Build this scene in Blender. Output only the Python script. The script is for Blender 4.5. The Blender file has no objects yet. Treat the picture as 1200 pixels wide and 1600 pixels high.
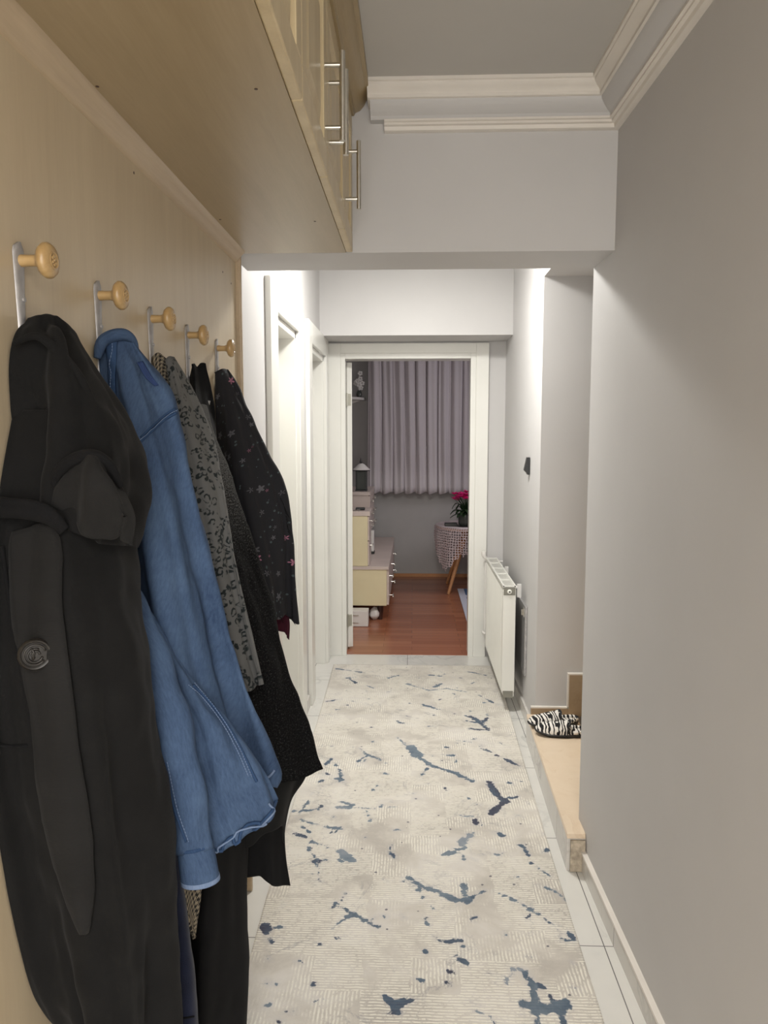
import bpy, bmesh, math, random
import numpy as np
from mathutils import Vector, Matrix, noise
from mathutils.bvhtree import BVHTree
PI = math.pi
random.seed(7)
scene = bpy.context.scene
COL = scene.collection

# ------------------------------------------------------------------ camera, light, exposure
F, CX, CY = 1180.0, 600.0, 800.0
PITCH, YAW, H = math.radians(5.806), math.radians(2.172), 1.5
cd = bpy.data.cameras.new('camera'); cam = bpy.data.objects.new('camera', cd); COL.objects.link(cam)
cd.sensor_fit = 'HORIZONTAL'; cd.sensor_width = 36; cd.lens = 36*F/1200.0; cd.clip_start = 0.02
cam.location = (0, 0, H); cam.rotation_euler = (PI/2-PITCH, 0, YAW)
scene.camera = cam
scene.view_settings.view_transform = 'Standard'; scene.view_settings.look = 'None'
scene.view_settings.gamma = 1; scene.view_settings.use_curve_mapping = False
scene.view_settings.exposure = 0.08

w = bpy.data.worlds.new('world'); scene.world = w; w.use_nodes = True
w.node_tree.nodes['Background'].inputs[0].default_value = (0.5, 0.5, 0.55, 1)
w.node_tree.nodes['Background'].inputs[1].default_value = 0.02

def lamp(name, kind, loc, energy, color, size=0.1, rot=(0, 0, 0), size_y=None):
    l = bpy.data.lights.new(name, kind); l.energy = energy; l.color = color
    if kind == 'AREA':
        l.size = size
        if size_y: l.shape = 'RECTANGLE'; l.size_y = size_y
        else: l.shape = 'DISK'
    else: l.shadow_soft_size = size
    o = bpy.data.objects.new(name, l); COL.objects.link(o); o.location = loc; o.rotation_euler = rot
    return o
lamp('hall_ceiling_lamp', 'POINT', (0.0, 3.48, 2.47), 15.5, (1.0, 0.985, 0.94), 0.09)
lamp('hall_ceiling_lamp_down', 'AREA', (0.0, 3.48, 2.50), 26, (1.0, 0.985, 0.94), 0.3)
lamp('entrance_ceiling_lamp', 'AREA', (0.1, -1.1, 2.42), 50, (1.0, 0.975, 0.935), 0.7)
lamp('entrance_fill_light', 'AREA', (0.1, -1.9, 1.35), 44, (1.0, 0.975, 0.935), 1.2, (PI/2, 0, 0), 2.0)  # added broad fill light behind the camera, brightens the near walls and ceiling
lamp('far_room_lamp', 'AREA', (1.5, 6.3, 2.1), 13, (0.95, 0.90, 0.95), 1.0, (0, math.radians(60), 0))

# ------------------------------------------------------------------ calibration: picture point -> place
RIGHT = Vector((math.cos(YAW), math.sin(YAW), 0))
FWD = Vector((-math.sin(YAW)*math.cos(PITCH), math.cos(YAW)*math.cos(PITCH), -math.sin(PITCH)))
UP = Vector((-math.sin(YAW)*math.sin(PITCH), math.cos(YAW)*math.sin(PITCH), math.cos(PITCH)))
EYE = Vector((0, 0, H))
def ray(px, py): return (RIGHT*((px-CX)/F) + UP*((CY-py)/F) + FWD)
def at(px, py, Y): d = ray(px, py); return EYE + d*(Y/d.y)
def atx(px, py, X): d = ray(px, py); return EYE + d*(X/d.x)
def atz(px, py, Z): d = ray(px, py); return EYE + d*((Z-H)/d.z)

# ------------------------------------------------------------------ materials
def nodes_of(name):
    m = bpy.data.materials.new(name); m.use_nodes = True
    nt = m.node_tree; b = nt.nodes['Principled BSDF']
    return m, nt, b
def N(nt, t, **kw):
    n = nt.nodes.new(t)
    for k, v in kw.items():
        if k.startswith('i_'): n.inputs[k[2:].replace('_', ' ')].default_value = v
        elif isinstance(k, str): setattr(n, k, v)
    return n
def L(nt, a, b): nt.links.new(a, b)
def M_(nt, op, a, b=None, c=None, clamp=False):
    n = nt.nodes.new('ShaderNodeMath'); n.operation = op; n.use_clamp = clamp
    for i, v in enumerate((a, b, c)):
        if v is None: continue
        if hasattr(v, 'links') or hasattr(v, 'is_linked'): nt.links.new(v, n.inputs[i])
        else: n.inputs[i].default_value = v
    return n.outputs[0]
def MIX(nt, fac, a, b):
    n = nt.nodes.new('ShaderNodeMix'); n.data_type = 'RGBA'
    for s, v in ((0, fac), (6, a), (7, b)):
        if hasattr(v, 'is_linked'): nt.links.new(v, n.inputs[s])
        else: n.inputs[s].default_value = (tuple(v)+(1,))[:4] if s else v
    return n.outputs[2]
def srgb(r, g, b):
    f = lambda c: (c/255/12.92) if c/255 <= .04045 else ((c/255+.055)/1.055)**2.4
    return (f(r), f(g), f(b))
def coords(nt, kind='Object', scale=(1, 1, 1), rot=(0, 0, 0)):
    tc = N(nt, 'ShaderNodeTexCoord'); mp = N(nt, 'ShaderNodeMapping')
    mp.inputs['Scale'].default_value = scale; mp.inputs['Rotation'].default_value = rot
    L(nt, tc.outputs[kind], mp.inputs[0]); return mp.outputs[0]
def noise_tex(nt, vec, scale, detail=3, rough=.5, dist=0):
    n = N(nt, 'ShaderNodeTexNoise'); n.inputs['Scale'].default_value = scale
    n.inputs['Detail'].default_value = detail; n.inputs['Roughness'].default_value = rough
    n.inputs['Distortion'].default_value = dist
    L(nt, vec, n.inputs['Vector']); return n
def ramp(nt, fac, stops, interp='LINEAR'):
    r = N(nt, 'ShaderNodeValToRGB'); r.color_ramp.interpolation = interp
    e = r.color_ramp.elements
    while len(e) < len(stops): e.new(.5)
    for i, (p, c) in enumerate(stops):
        e[i].position = p; e[i].color = (tuple(c)+(1,))[:4] if len(c) == 3 else c
    L(nt, fac, r.inputs[0]); return r.outputs[0]
def bump(nt, b, h, strength=.2, dist=.01):
    n = N(nt, 'ShaderNodeBump'); n.inputs['Strength'].default_value = strength; n.inputs['Distance'].default_value = dist
    L(nt, h, n.inputs['Height']); L(nt, n.outputs[0], b.inputs['Normal'])
def plain(name, c, rough=.5, metal=0, var=.06, sc=9, bmp=0, bsc=60, coat=0, kind='Object', spec=None, stretch=(1, 1, 1)):
    m, nt, b = nodes_of(name)
    v = coords(nt, kind, stretch); n = noise_tex(nt, v, sc)
    dk = tuple(x*(1-var) for x in c); lt = tuple(min(1, x*(1+var)) for x in c)
    L(nt, ramp(nt, n.outputs[0], [(.3, dk), (.7, lt)]), b.inputs['Base Color'])
    b.inputs['Roughness'].default_value = rough; b.inputs['Metallic'].default_value = metal
    if coat: b.inputs['Coat Weight'].default_value = coat
    if spec is not None: b.inputs['Specular IOR Level'].default_value = spec
    if bmp: bump(nt, b, noise_tex(nt, v, bsc, 4).outputs[0], bmp, .004)
    return m

MT = {}
MT['paint'] = plain('grey_wall_paint', srgb(196, 194, 193), .62, bmp=.06, bsc=35, var=.02, sc=3)
MT['ceil'] = plain('ceiling_paint', srgb(190, 187, 182), .8, bmp=.05, bsc=30, var=.02, sc=3)
MT['whitepaint'] = plain('white_moulding_paint', srgb(222, 216, 208), .5, var=.03, sc=12)
MT['door'] = plain('white_door_lacquer', srgb(226, 225, 219), .32, var=.015, sc=5, coat=.2)
MT['doordark'] = plain('door_rebate', srgb(120, 120, 115), .6)
MT['black'] = plain('black_plastic', (.012, .012, .013), .35)
MT['steel'] = plain('brushed_steel', (.62, .60, .55), .28, 1, var=.08, sc=40)
MT['dullmetal'] = plain('dull_zinc', (.42, .41, .41), .45, .55, var=.15, sc=60)
MT['radwhite'] = plain('radiator_enamel', srgb(228, 227, 220), .28, var=.02)
MT['plug'] = plain('grey_cap', srgb(130, 128, 118), .45)
MT['brownleg'] = plain('dark_brown_wood', srgb(62, 36, 28), .4, var=.2, sc=20)
MT['cream'] = plain('cream_laminate', srgb(226, 214, 176), .4, var=.02)
MT['palewood'] = plain('pale_wood_laminate', srgb(205, 190, 182), .42, var=.05, sc=5)
MT['whitebox'] = plain('white_plastic', srgb(225, 222, 218), .35, var=.02)
MT['farwall'] = plain('far_room_grey_paint', srgb(178, 176, 174), .75, var=.02)
MT['oakleg'] = plain('light_wood_leg', srgb(196, 140, 92), .45, var=.1, sc=20)
MT['leaf'] = plain('dark_green_leaf', srgb(42, 66, 40), .45, var=.3, sc=30)
MT['pink'] = plain('magenta_petal', srgb(225, 40, 130), .5, var=.3, sc=40)
MT['glassy'] = plain('smoky_glass', srgb(70, 74, 70), .12, var=.1)
MT['hinge'] = plain('hinge_metal', srgb(176, 174, 162), .35, .6)

def wood(name, c1, c2, rough=.38, axis='Z', sc=1.0, coat=.15, band=6.0):
    m, nt, b = nodes_of(name)
    s = {'Z': (9, 9, .7), 'Y': (9, .7, 9), 'X': (.7, 9, 9)}[axis]
    v = coords(nt, 'Object', tuple(k*sc for k in s))
    n1 = noise_tex(nt, v, 2.2, 4, .55, .4); n2 = noise_tex(nt, v, band*4, 5, .6, .2)
    f = M_(nt, 'ADD', M_(nt, 'MULTIPLY', n1.outputs[0], .7), M_(nt, 'MULTIPLY', n2.outputs[0], .3))
    L(nt, ramp(nt, f, [(.3, c2), (.68, c1)]), b.inputs['Base Color'])
    b.inputs['Roughness'].default_value = rough; b.inputs['Coat Weight'].default_value = coat
    b.inputs['Coat Roughness'].default_value = .3
    bump(nt, b, n2.outputs[0], .05, .002)
    return m
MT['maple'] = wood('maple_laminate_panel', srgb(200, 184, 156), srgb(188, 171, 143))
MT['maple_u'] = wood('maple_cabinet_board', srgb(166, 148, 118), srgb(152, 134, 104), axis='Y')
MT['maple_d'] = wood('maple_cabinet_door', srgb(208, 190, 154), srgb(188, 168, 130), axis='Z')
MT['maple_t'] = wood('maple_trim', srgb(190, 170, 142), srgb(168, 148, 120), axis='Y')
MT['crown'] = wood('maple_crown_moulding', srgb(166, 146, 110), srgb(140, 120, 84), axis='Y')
MT['knob'] = wood('varnished_knob_wood', srgb(190, 160, 112), srgb(164, 132, 86), .32, 'X', 3, .4)
MT['parq'] = None

def marble(name, base, vein, vscale=2.0, rough=.16, grout=None, tile=None, amount=.5, org=(0, 0)):
    m, nt, b = nodes_of(name)
    v = coords(nt, 'Object')
    n = noise_tex(nt, v, vscale, 8, .62, 1.6)
    a = M_(nt, 'ABSOLUTE', M_(nt, 'SUBTRACT', n.outputs[0], .5))
    veins = ramp(nt, a, [(0, (1, 1, 1)), (.035, (0, 0, 0))])
    n2 = noise_tex(nt, v, vscale*.7, 3)
    mask = M_(nt, 'MULTIPLY', veins, M_(nt, 'MULTIPLY', ramp(nt, n2.outputs[0], [(.45, (0, 0, 0)), (.65, (1, 1, 1))]), amount))
    col = MIX(nt, mask, base, vein)
    col = MIX(nt, M_(nt, 'MULTIPLY', noise_tex(nt, v, vscale*4, 5).outputs[0], .25), col, vein)
    if tile:
        sx = N(nt, 'ShaderNodeSeparateXYZ'); L(nt, v, sx.inputs[0])
        fs = []
        for k, t, o in ((0, tile[0], org[0]), (1, tile[1], org[1])):
            u = M_(nt, 'DIVIDE', M_(nt, 'SUBTRACT', sx.outputs[k], o), t)
            fr = M_(nt, 'FRACT', u); d = M_(nt, 'MINIMUM', fr, M_(nt, 'SUBTRACT', 1.0, fr))
            fs.append(M_(nt, 'LESS_THAN', d, .0016/t))
        g = M_(nt, 'MAXIMUM', fs[0], fs[1])
        col = MIX(nt, g, col, grout)
    L(nt, col, b.inputs['Base Color']); b.inputs['Roughness'].default_value = rough
    return m
MT['tile'] = marble('white_marble_tile', srgb(226, 224, 218), srgb(170, 170, 170), 2.2, .14, srgb(120, 118, 116), (.6, .6), .5, (-.03, .31))
MT['skirt'] = marble('marble_skirting', srgb(214, 210, 204), srgb(150, 148, 146), 2.5, .2, srgb(120, 118, 116), (50, .6), .5, (-7, .31))
MT['beige'] = marble('beige_marble', srgb(232, 214, 190), srgb(200, 170, 138), 5.0, .22, amount=.5)
MT['brownm'] = marble('brown_skirting_tile', srgb(170, 150, 124), srgb(130, 106, 80), 4.0, .25, amount=.7)
MT['rough_edge'] = plain('broken_tile_mortar', srgb(176, 164, 146), .9, bmp=.9, bsc=90, var=.35, sc=45)

def parquet():
    m, nt, b = nodes_of('reddish_laminate_floor')
    v = coords(nt, 'Object', (1, 1, 1))
    br = N(nt, 'ShaderNodeTexBrick'); L(nt, v, br.inputs['Vector'])
    br.offset = .37
    for k, val in (('Scale', 1), ('Brick Width', .55), ('Row Height', .075), ('Mortar Size', .0012), ('Bias', 0)): br.inputs[k].default_value = val
    br.inputs['Color1'].default_value = srgb(178, 118, 88)+(1,); br.inputs['Color2'].default_value = srgb(152, 94, 68)+(1,)
    br.inputs['Mortar'].default_value = srgb(110, 64, 46)+(1,)
    v2 = coords(nt, 'Object', (1.2, 14, 1)); g = noise_tex(nt, v2, 5, 5, .6, .3)
    col = MIX(nt, M_(nt, 'MULTIPLY', g.outputs[0], .5), br.outputs[0], srgb(146, 88, 62))
    L(nt, col, b.inputs['Base Color']); b.inputs['Roughness'].default_value = .25
    return m
MT['parq'] = parquet()

def fabric(name, c, var=.15, sc=14, bsc=500, bstr=.35, rough=.95, sheen=.3, weave=None):
    m, nt, b = nodes_of(name)
    v = coords(nt, 'UV'); n = noise_tex(nt, v, sc, 4, .6)
    dk = tuple(x*(1-var) for x in c); lt = tuple(min(1, x*(1+var)) for x in c)
    L(nt, ramp(nt, n.outputs[0], [(.3, dk), (.7, lt)]), b.inputs['Base Color'])
    b.inputs['Roughness'].default_value = rough; b.inputs['Sheen Weight'].default_value = sheen*.3
    b.inputs['Sheen Roughness'].default_value = .5; b.inputs['Specular IOR Level'].default_value = .15
    bump(nt, b, noise_tex(nt, v, bsc, 2).outputs[0], bstr, .0015)
    return m
MT['charcoal'] = fabric('charcoal_fleece', (.0072, .0071, .0071), .2, 8, sheen=.08)
MT['charcoal2'] = fabric('charcoal_placket_cloth', (.0125, .0122, .012), .15, 8, sheen=.08)
MT['blackcloth'] = fabric('black_cloth', (.006, .006, .0065), .2, 8, sheen=.04)
MT['lining'] = fabric('dark_grey_lining', (.010, .010, .010), .2, 20, sheen=.08)
MT['burg'] = fabric('burgundy_cloth', (.05, .009, .018), .2)
MT['navy'] = fabric('dark_navy_denim', (.009, .012, .028), .25, 20)
MT['curtain'] = fabric('white_sheer_curtain', srgb(206, 200, 203), .03, 6, sheen=.1)
MT['buttonm'] = plain('dark_brown_button', (.014, .012, .010), .45, var=.3, sc=60)
def denim(name, c1, c2):
    m, nt, b = nodes_of(name); v = coords(nt, 'UV')
    n = noise_tex(nt, v, 7, 5, .6); n2 = noise_tex(nt, coords(nt, 'UV', (1, .25, 1)), 260, 3, .7)
    f = M_(nt, 'ADD', M_(nt, 'MULTIPLY', n.outputs[0], .6), M_(nt, 'MULTIPLY', n2.outputs[0], .4))
    L(nt, ramp(nt, f, [(.32, c2), (.68, c1)]), b.inputs['Base Color'])
    b.inputs['Roughness'].default_value = .9; b.inputs['Sheen Weight'].default_value = .0
    b.inputs['Specular IOR Level'].default_value = .15
    bump(nt, b, M_(nt, 'ADD', n2.outputs[0], M_(nt, 'MULTIPLY', noise_tex(nt, v, 40, 3).outputs[0], 2)), .3, .002)
    return m
MT['denim'] = denim('mid_blue_denim', srgb(78, 98, 126), srgb(46, 62, 88))
MT['denimseam'] = denim('dark_denim_seam', srgb(54, 76, 108), srgb(36, 54, 82))
MT['denimlight'] = denim('faded_denim_edge', srgb(122, 138, 164), srgb(92, 110, 140))
MT['stitch'] = plain('stitch_thread', srgb(112, 130, 160), .9)
MT['patch'] = denim('dark_denim_label', srgb(50, 66, 104), srgb(40, 54, 90))

def hound():
    m, nt, b = nodes_of('houndstooth_cloth'); v = coords(nt, 'UV', (1, 1, 1), (0, 0, .5))
    sx = N(nt, 'ShaderNodeSeparateXYZ'); L(nt, v, sx.inputs[0])
    S = 1/.011
    fx = M_(nt, 'FRACT', M_(nt, 'MULTIPLY', sx.outputs[0], S)); fy = M_(nt, 'FRACT', M_(nt, 'MULTIPLY', sx.outputs[1], S))
    a = M_(nt, 'GREATER_THAN', fx, .5); c = M_(nt, 'GREATER_THAN', fy, .5)
    tw = M_(nt, 'GREATER_THAN', M_(nt, 'FRACT', M_(nt, 'MULTIPLY', M_(nt, 'ADD', fx, fy), 2.0)), .5)
    both = M_(nt, 'MULTIPLY', a, c); one = M_(nt, 'ABSOLUTE', M_(nt, 'SUBTRACT', a, c))
    f = M_(nt, 'ADD', both, M_(nt, 'MULTIPLY', one, tw), clamp=True)
    L(nt, MIX(nt, f, srgb(146, 136, 118), (.01, .01, .011)), b.inputs['Base Color'])
    b.inputs['Roughness'].default_value = .95; bump(nt, b, noise_tex(nt, v, 400, 2).outputs[0], .3, .001)
    return m
MT['hound'] = hound()
def leopard():
    m, nt, b = nodes_of('grey_leopard_cloth'); v = coords(nt, 'UV', (1, 1, 1))
    d = noise_tex(nt, v, 60, 2); 
    vm = N(nt, 'ShaderNodeVectorMath', operation='MULTIPLY_ADD'); L(nt, d.outputs['Color'], vm.inputs[0]); vm.inputs[1].default_value = (.012, .012, 0); L(nt, v, vm.inputs[2])
    vo = N(nt, 'ShaderNodeTexVoronoi'); vo.inputs['Scale'].default_value = 62; vo.inputs['Randomness'].default_value = .8; L(nt, vm.outputs[0], vo.inputs['Vector'])
    r = ramp(nt, vo.outputs['Distance'], [(0, (0, 0, 0)), (.24, (0, 0, 0)), (.30, (1, 1, 1)), (.46, (1, 1, 1)), (.52, (0, 0, 0))])
    brk = ramp(nt, noise_tex(nt, v, 90, 2).outputs[0], [(.42, (0, 0, 0)), (.5, (1, 1, 1))])
    f = M_(nt, 'MULTIPLY', r, brk)
    L(nt, MIX(nt, f, srgb(88, 88, 87), (.004, .008, .009)), b.inputs['Base Color'])
    b.inputs['Roughness'].default_value = .95; b.inputs['Sheen Weight'].default_value = .05
    bump(nt, b, noise_tex(nt, v, 400, 2).outputs[0], .4, .001)
    return m
MT['leopard'] = leopard()
def boucle():
    m, nt, b = nodes_of('grey_black_boucle_wool'); v = coords(nt, 'UV')
    n = noise_tex(nt, v, 240, 4, .75)
    sx = N(nt, 'ShaderNodeSeparateXYZ'); L(nt, v, sx.inputs[0])
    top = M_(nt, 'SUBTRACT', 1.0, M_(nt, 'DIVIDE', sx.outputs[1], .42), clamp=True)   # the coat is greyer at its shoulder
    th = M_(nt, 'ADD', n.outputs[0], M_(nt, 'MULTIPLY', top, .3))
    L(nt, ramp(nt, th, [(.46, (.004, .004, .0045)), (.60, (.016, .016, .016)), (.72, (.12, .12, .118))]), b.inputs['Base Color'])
    b.inputs['Roughness'].default_value = 1; b.inputs['Specular IOR Level'].default_value = .1
    bump(nt, b, n.outputs[0], .9, .006)
    return m
MT['boucle'] = boucle()
def floral():
    m, nt, b = nodes_of('black_floral_cloth'); v = coords(nt, 'UV')
    vo = N(nt, 'ShaderNodeTexVoronoi'); vo.inputs['Scale'].default_value = 31; vo.inputs['Randomness'].default_value = .85; L(nt, v, vo.inputs['Vector'])
    dv = N(nt, 'ShaderNodeVectorMath', operation='SUBTRACT'); 
    vs = N(nt, 'ShaderNodeVectorMath', operation='SCALE'); L(nt, v, vs.inputs[0]); vs.inputs['Scale'].default_value = 1.0
    L(nt, vs.outputs[0], dv.inputs[0]); L(nt, vo.outputs['Position'], dv.inputs[1])
    # petals around each cell centre
    dn = N(nt, 'ShaderNodeSeparateXYZ'); L(nt, dv.outputs[0], dn.inputs[0])
    ang = M_(nt, 'ARCTAN2', dn.outputs[1], dn.outputs[0])
    pet = M_(nt, 'MULTIPLY', M_(nt, 'SINE', M_(nt, 'MULTIPLY', ang, 5)), .09)
    rad = M_(nt, 'ADD', .27, pet)
    cs = N(nt, 'ShaderNodeSeparateColor'); L(nt, vo.outputs['Color'], cs.inputs[0])
    rad = M_(nt, 'MULTIPLY', rad, M_(nt, 'ADD', .55, M_(nt, 'MULTIPLY', cs.outputs[0], .6)))
    f = M_(nt, 'LESS_THAN', vo.outputs['Distance'], rad)
    f = M_(nt, 'MULTIPLY', f, M_(nt, 'GREATER_THAN', cs.outputs[1], .12))
    fc = MIX(nt, M_(nt, 'GREATER_THAN', cs.outputs[2], .45), (.075, .075, .085), (.30, .12, .18))
    fc = MIX(nt, M_(nt, 'LESS_THAN', vo.outputs['Distance'], .05), fc, (.02, .02, .02))
    vo2 = N(nt, 'ShaderNodeTexVoronoi'); vo2.inputs['Scale'].default_value = 75; L(nt, v, vo2.inputs['Vector'])
    c2 = N(nt, 'ShaderNodeSeparateColor'); L(nt, vo2.outputs['Color'], c2.inputs[0])
    sm = M_(nt, 'MULTIPLY', M_(nt, 'LESS_THAN', vo2.outputs['Distance'], .25), M_(nt, 'GREATER_THAN', c2.outputs[0], .7))
    base = MIX(nt, sm, (.006, .006, .009), (.045, .065, .07))
    L(nt, MIX(nt, f, base, fc), b.inputs['Base Color'])
    b.inputs['Roughness'].default_value = .9; bump(nt, b, noise_tex(nt, v, 300, 2).outputs[0], .3, .001)
    return m
MT['floral'] = floral()
def zebra():
    m, nt, b = nodes_of('zebra_print_cloth'); v = coords(nt, 'Object')
    wv = N(nt, 'ShaderNodeTexWave'); wv.inputs['Scale'].default_value = 19; wv.inputs['Distortion'].default_value = 9.0
    wv.inputs['Detail'].default_value = 2; wv.inputs['Detail Scale'].default_value = 1.8; L(nt, coords(nt, 'Object', (1, .35, .6), (0, .3, .25)), wv.inputs['Vector'])
    L(nt, ramp(nt, wv.outputs[0], [(.47, (.01, .01, .012)), (.53, srgb(232, 228, 222))]), b.inputs['Base Color'])
    b.inputs['Roughness'].default_value = .9; bump(nt, b, noise_tex(nt, v, 300, 2).outputs[0], .3, .002)
    return m
MT['zebra'] = zebra()
def lace():
    m, nt, b = nodes_of('white_crochet_lace'); v = coords(nt, 'UV')
    vo = N(nt, 'ShaderNodeTexVoronoi'); vo.inputs['Scale'].default_value = 42; vo.inputs['Randomness'].default_value = .35; vo.feature = 'DISTANCE_TO_EDGE'; L(nt, v, vo.inputs['Vector'])
    a = M_(nt, 'LESS_THAN', vo.outputs[0], .15)
    b.inputs['Base Color'].default_value = srgb(222, 206, 208)+(1,); b.inputs['Roughness'].default_value = .9
    L(nt, a, b.inputs['Alpha'])
    return m
MT['lace'] = lace()
MT['clothtop'] = fabric('white_tablecloth', srgb(220, 206, 208), .03)
def rugm():
    m, nt, b = nodes_of('blue_white_rug'); v = coords(nt, 'Object')
    n = noise_tex(nt, v, 5, 5, .6)
    sx = N(nt, 'ShaderNodeSeparateXYZ'); L(nt, v, sx.inputs[0])
    inner = M_(nt, 'MULTIPLY', M_(nt, 'GREATER_THAN', sx.outputs[0], .06), M_(nt, 'GREATER_THAN', M_(nt, 'ADD', n.outputs[0], 0), .45))
    L(nt, MIX(nt, inner, srgb(205, 208, 222), srgb(70, 100, 140)), b.inputs['Base Color']); b.inputs['Roughness'].default_value = .95
    return m
MT['rug2'] = rugm()

def carpet_mat():
    m, nt, b = nodes_of('abstract_splash_carpet')
    v = coords(nt, 'Object')
    ink = N(nt, 'ShaderNodeAttribute', attribute_name='ink'); tone = N(nt, 'ShaderNodeAttribute', attribute_name='tone')
    n1 = noise_tex(nt, v, 42, 4, .65); n2 = noise_tex(nt, v, 130, 2)
    n0 = noise_tex(nt, v, 17, 3, .6, .8)
    e0 = M_(nt, 'ADD', ink.outputs['Fac'], M_(nt, 'MULTIPLY', M_(nt, 'SUBTRACT', n0.outputs[0], .49), .056))
    e = M_(nt, 'ADD', e0, M_(nt, 'MULTIPLY', M_(nt, 'SUBTRACT', n1.outputs[0], .46), .028))
    e = M_(nt, 'ADD', e, M_(nt, 'MULTIPLY', M_(nt, 'SUBTRACT', n2.outputs[0], .5), .006))
    f = ramp(nt, M_(nt, 'MULTIPLY', M_(nt, 'ADD', e, .0), 260, clamp=True), [(0, (0, 0, 0)), (1, (1, 1, 1))])
    # ribbed blocks
    sx = N(nt, 'ShaderNodeSeparateXYZ'); L(nt, v, sx.inputs[0])
    wob = M_(nt, 'MULTIPLY', M_(nt, 'SUBTRACT', noise_tex(nt, v, 9, 3).outputs[0], .5), .05)
    B = .135
    cx = M_(nt, 'FLOOR', M_(nt, 'DIVIDE', M_(nt, 'ADD', sx.outputs[0], wob), B)); cy = M_(nt, 'FLOOR', M_(nt, 'DIVIDE', M_(nt, 'ADD', sx.outputs[1], wob), B))
    cc = N(nt, 'ShaderNodeCombineXYZ'); L(nt, cx, cc.inputs[0]); L(nt, cy, cc.inputs[1])
    wn = N(nt, 'ShaderNodeTexWhiteNoise'); L(nt, cc.outputs[0], wn.inputs['Vector'])
    hv = M_(nt, 'GREATER_THAN', wn.outputs[0], .38)
    w2 = M_(nt, 'MULTIPLY', M_(nt, 'SUBTRACT', noise_tex(nt, v, 25, 2).outputs[0], .5), .007)
    ux = M_(nt, 'ADD', sx.outputs[0], w2); uy = M_(nt, 'ADD', sx.outputs[1], w2)
    P = 2*PI/.0105
    lx = M_(nt, 'SINE', M_(nt, 'MULTIPLY', ux, P)); ly = M_(nt, 'SINE', M_(nt, 'MULTIPLY', uy, P))
    ln = M_(nt, 'ADD', M_(nt, 'MULTIPLY', ly, hv), M_(nt, 'MULTIPLY', lx, M_(nt, 'SUBTRACT', 1.0, hv)))
    lines = ramp(nt, M_(nt, 'ADD', M_(nt, 'MULTIPLY', ln, .5), .5), [(.42, (0, 0, 0)), (.62, (1, 1, 1))])
    patch = ramp(nt, noise_tex(nt, v, 6.5, 5, .6).outputs[0], [(.44, (0, 0, 0)), (.54, (1, 1, 1))])
    worn = ramp(nt, noise_tex(nt, v, 70, 3, .7).outputs[0], [(.36, (0, 0, 0)), (.5, (1, 1, 1))])
    keep = M_(nt, 'MULTIPLY', M_(nt, 'MULTIPLY', lines, worn), M_(nt, 'MAXIMUM', M_(nt, 'MULTIPLY', patch, 1.0), M_(nt, 'GREATER_THAN', wn.outputs[0], .62)))
    bg = ramp(nt, noise_tex(nt, v, 3.2, 6, .65, .5).outputs[0], [(.36, srgb(188, 182, 174)), (.5, srgb(206, 200, 191)), (.62, srgb(216, 211, 204))])
    # greyer stony clouds and cream scratches
    scr = noise_tex(nt, v, 7, 8, .7, 2.0)
    sa = M_(nt, 'ABSOLUTE', M_(nt, 'SUBTRACT', scr.outputs[0], .5))
    sc_ = ramp(nt, sa, [(0, (1, 1, 1)), (.012, (0, 0, 0))])
    bg = MIX(nt, M_(nt, 'MULTIPLY', sc_, .45), bg, srgb(212, 206, 194))
    halo = M_(nt, 'MULTIPLY', M_(nt, 'ADD', e0, .016), 40, clamp=True)
    bg = MIX(nt, M_(nt, 'MULTIPLY', halo, .35), bg, srgb(176, 176, 184))
    bg = MIX(nt, M_(nt, 'MULTIPLY', keep, .8), bg, srgb(238, 234, 222))
    # small dark flecks
    vo = N(nt, 'ShaderNodeTexVoronoi'); vo.inputs['Scale'].default_value = 20; L(nt, v, vo.inputs['Vector'])
    vc = N(nt, 'ShaderNodeSeparateColor'); L(nt, vo.outputs['Color'], vc.inputs[0])
    fl = M_(nt, 'MULTIPLY', M_(nt, 'LESS_THAN', M_(nt, 'ADD', vo.outputs['Distance'], M_(nt, 'MULTIPLY', n2.outputs[0], .12)), .16), M_(nt, 'GREATER_THAN', vc.outputs[1], .82))
    bg = MIX(nt, M_(nt, 'MULTIPLY', fl, .8), bg, srgb(84, 84, 96))
    # grey halo veins
    vn = noise_tex(nt, coords(nt, 'Object', (1, 1, 1)), 2.6, 7, .65, 1.2)
    va = M_(nt, 'ABSOLUTE', M_(nt, 'SUBTRACT', vn.outputs[0], .5))
    vv = M_(nt, 'MULTIPLY', ramp(nt, va, [(0, (1, 1, 1)), (.014, (0, 0, 0))]), M_(nt, 'MULTIPLY', ramp(nt, noise_tex(nt, v, 4, 2).outputs[0], [(.5, (0, 0, 0)), (.62, (1, 1, 1))]), .45))
    bg = MIX(nt, vv, bg, srgb(130, 130, 138))
    inkc = ramp(nt, M_(nt, 'ADD', tone.outputs['Fac'], M_(nt, 'MULTIPLY', M_(nt, 'SUBTRACT', noise_tex(nt, v, 22, 3).outputs[0], .5), .7)),
                [(.0, srgb(150, 156, 164)), (.4, srgb(108, 124, 138)), (.7, srgb(62, 84, 106)), (1, srgb(38, 44, 70))])
    col = MIX(nt, M_(nt, 'MULTIPLY', f, .93), bg, inkc)
    L(nt, col, b.inputs['Base Color']); b.inputs['Roughness'].default_value = .92
    b.inputs['Sheen Weight'].default_value = .1; b.inputs['Specular IOR Level'].default_value = .2
    bump(nt, b, M_(nt, 'ADD', keep, M_(nt, 'MULTIPLY', noise_tex(nt, v, 500, 2).outputs[0], .5)), .35, .003)
    return m
MT['carpet'] = carpet_mat()

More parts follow.
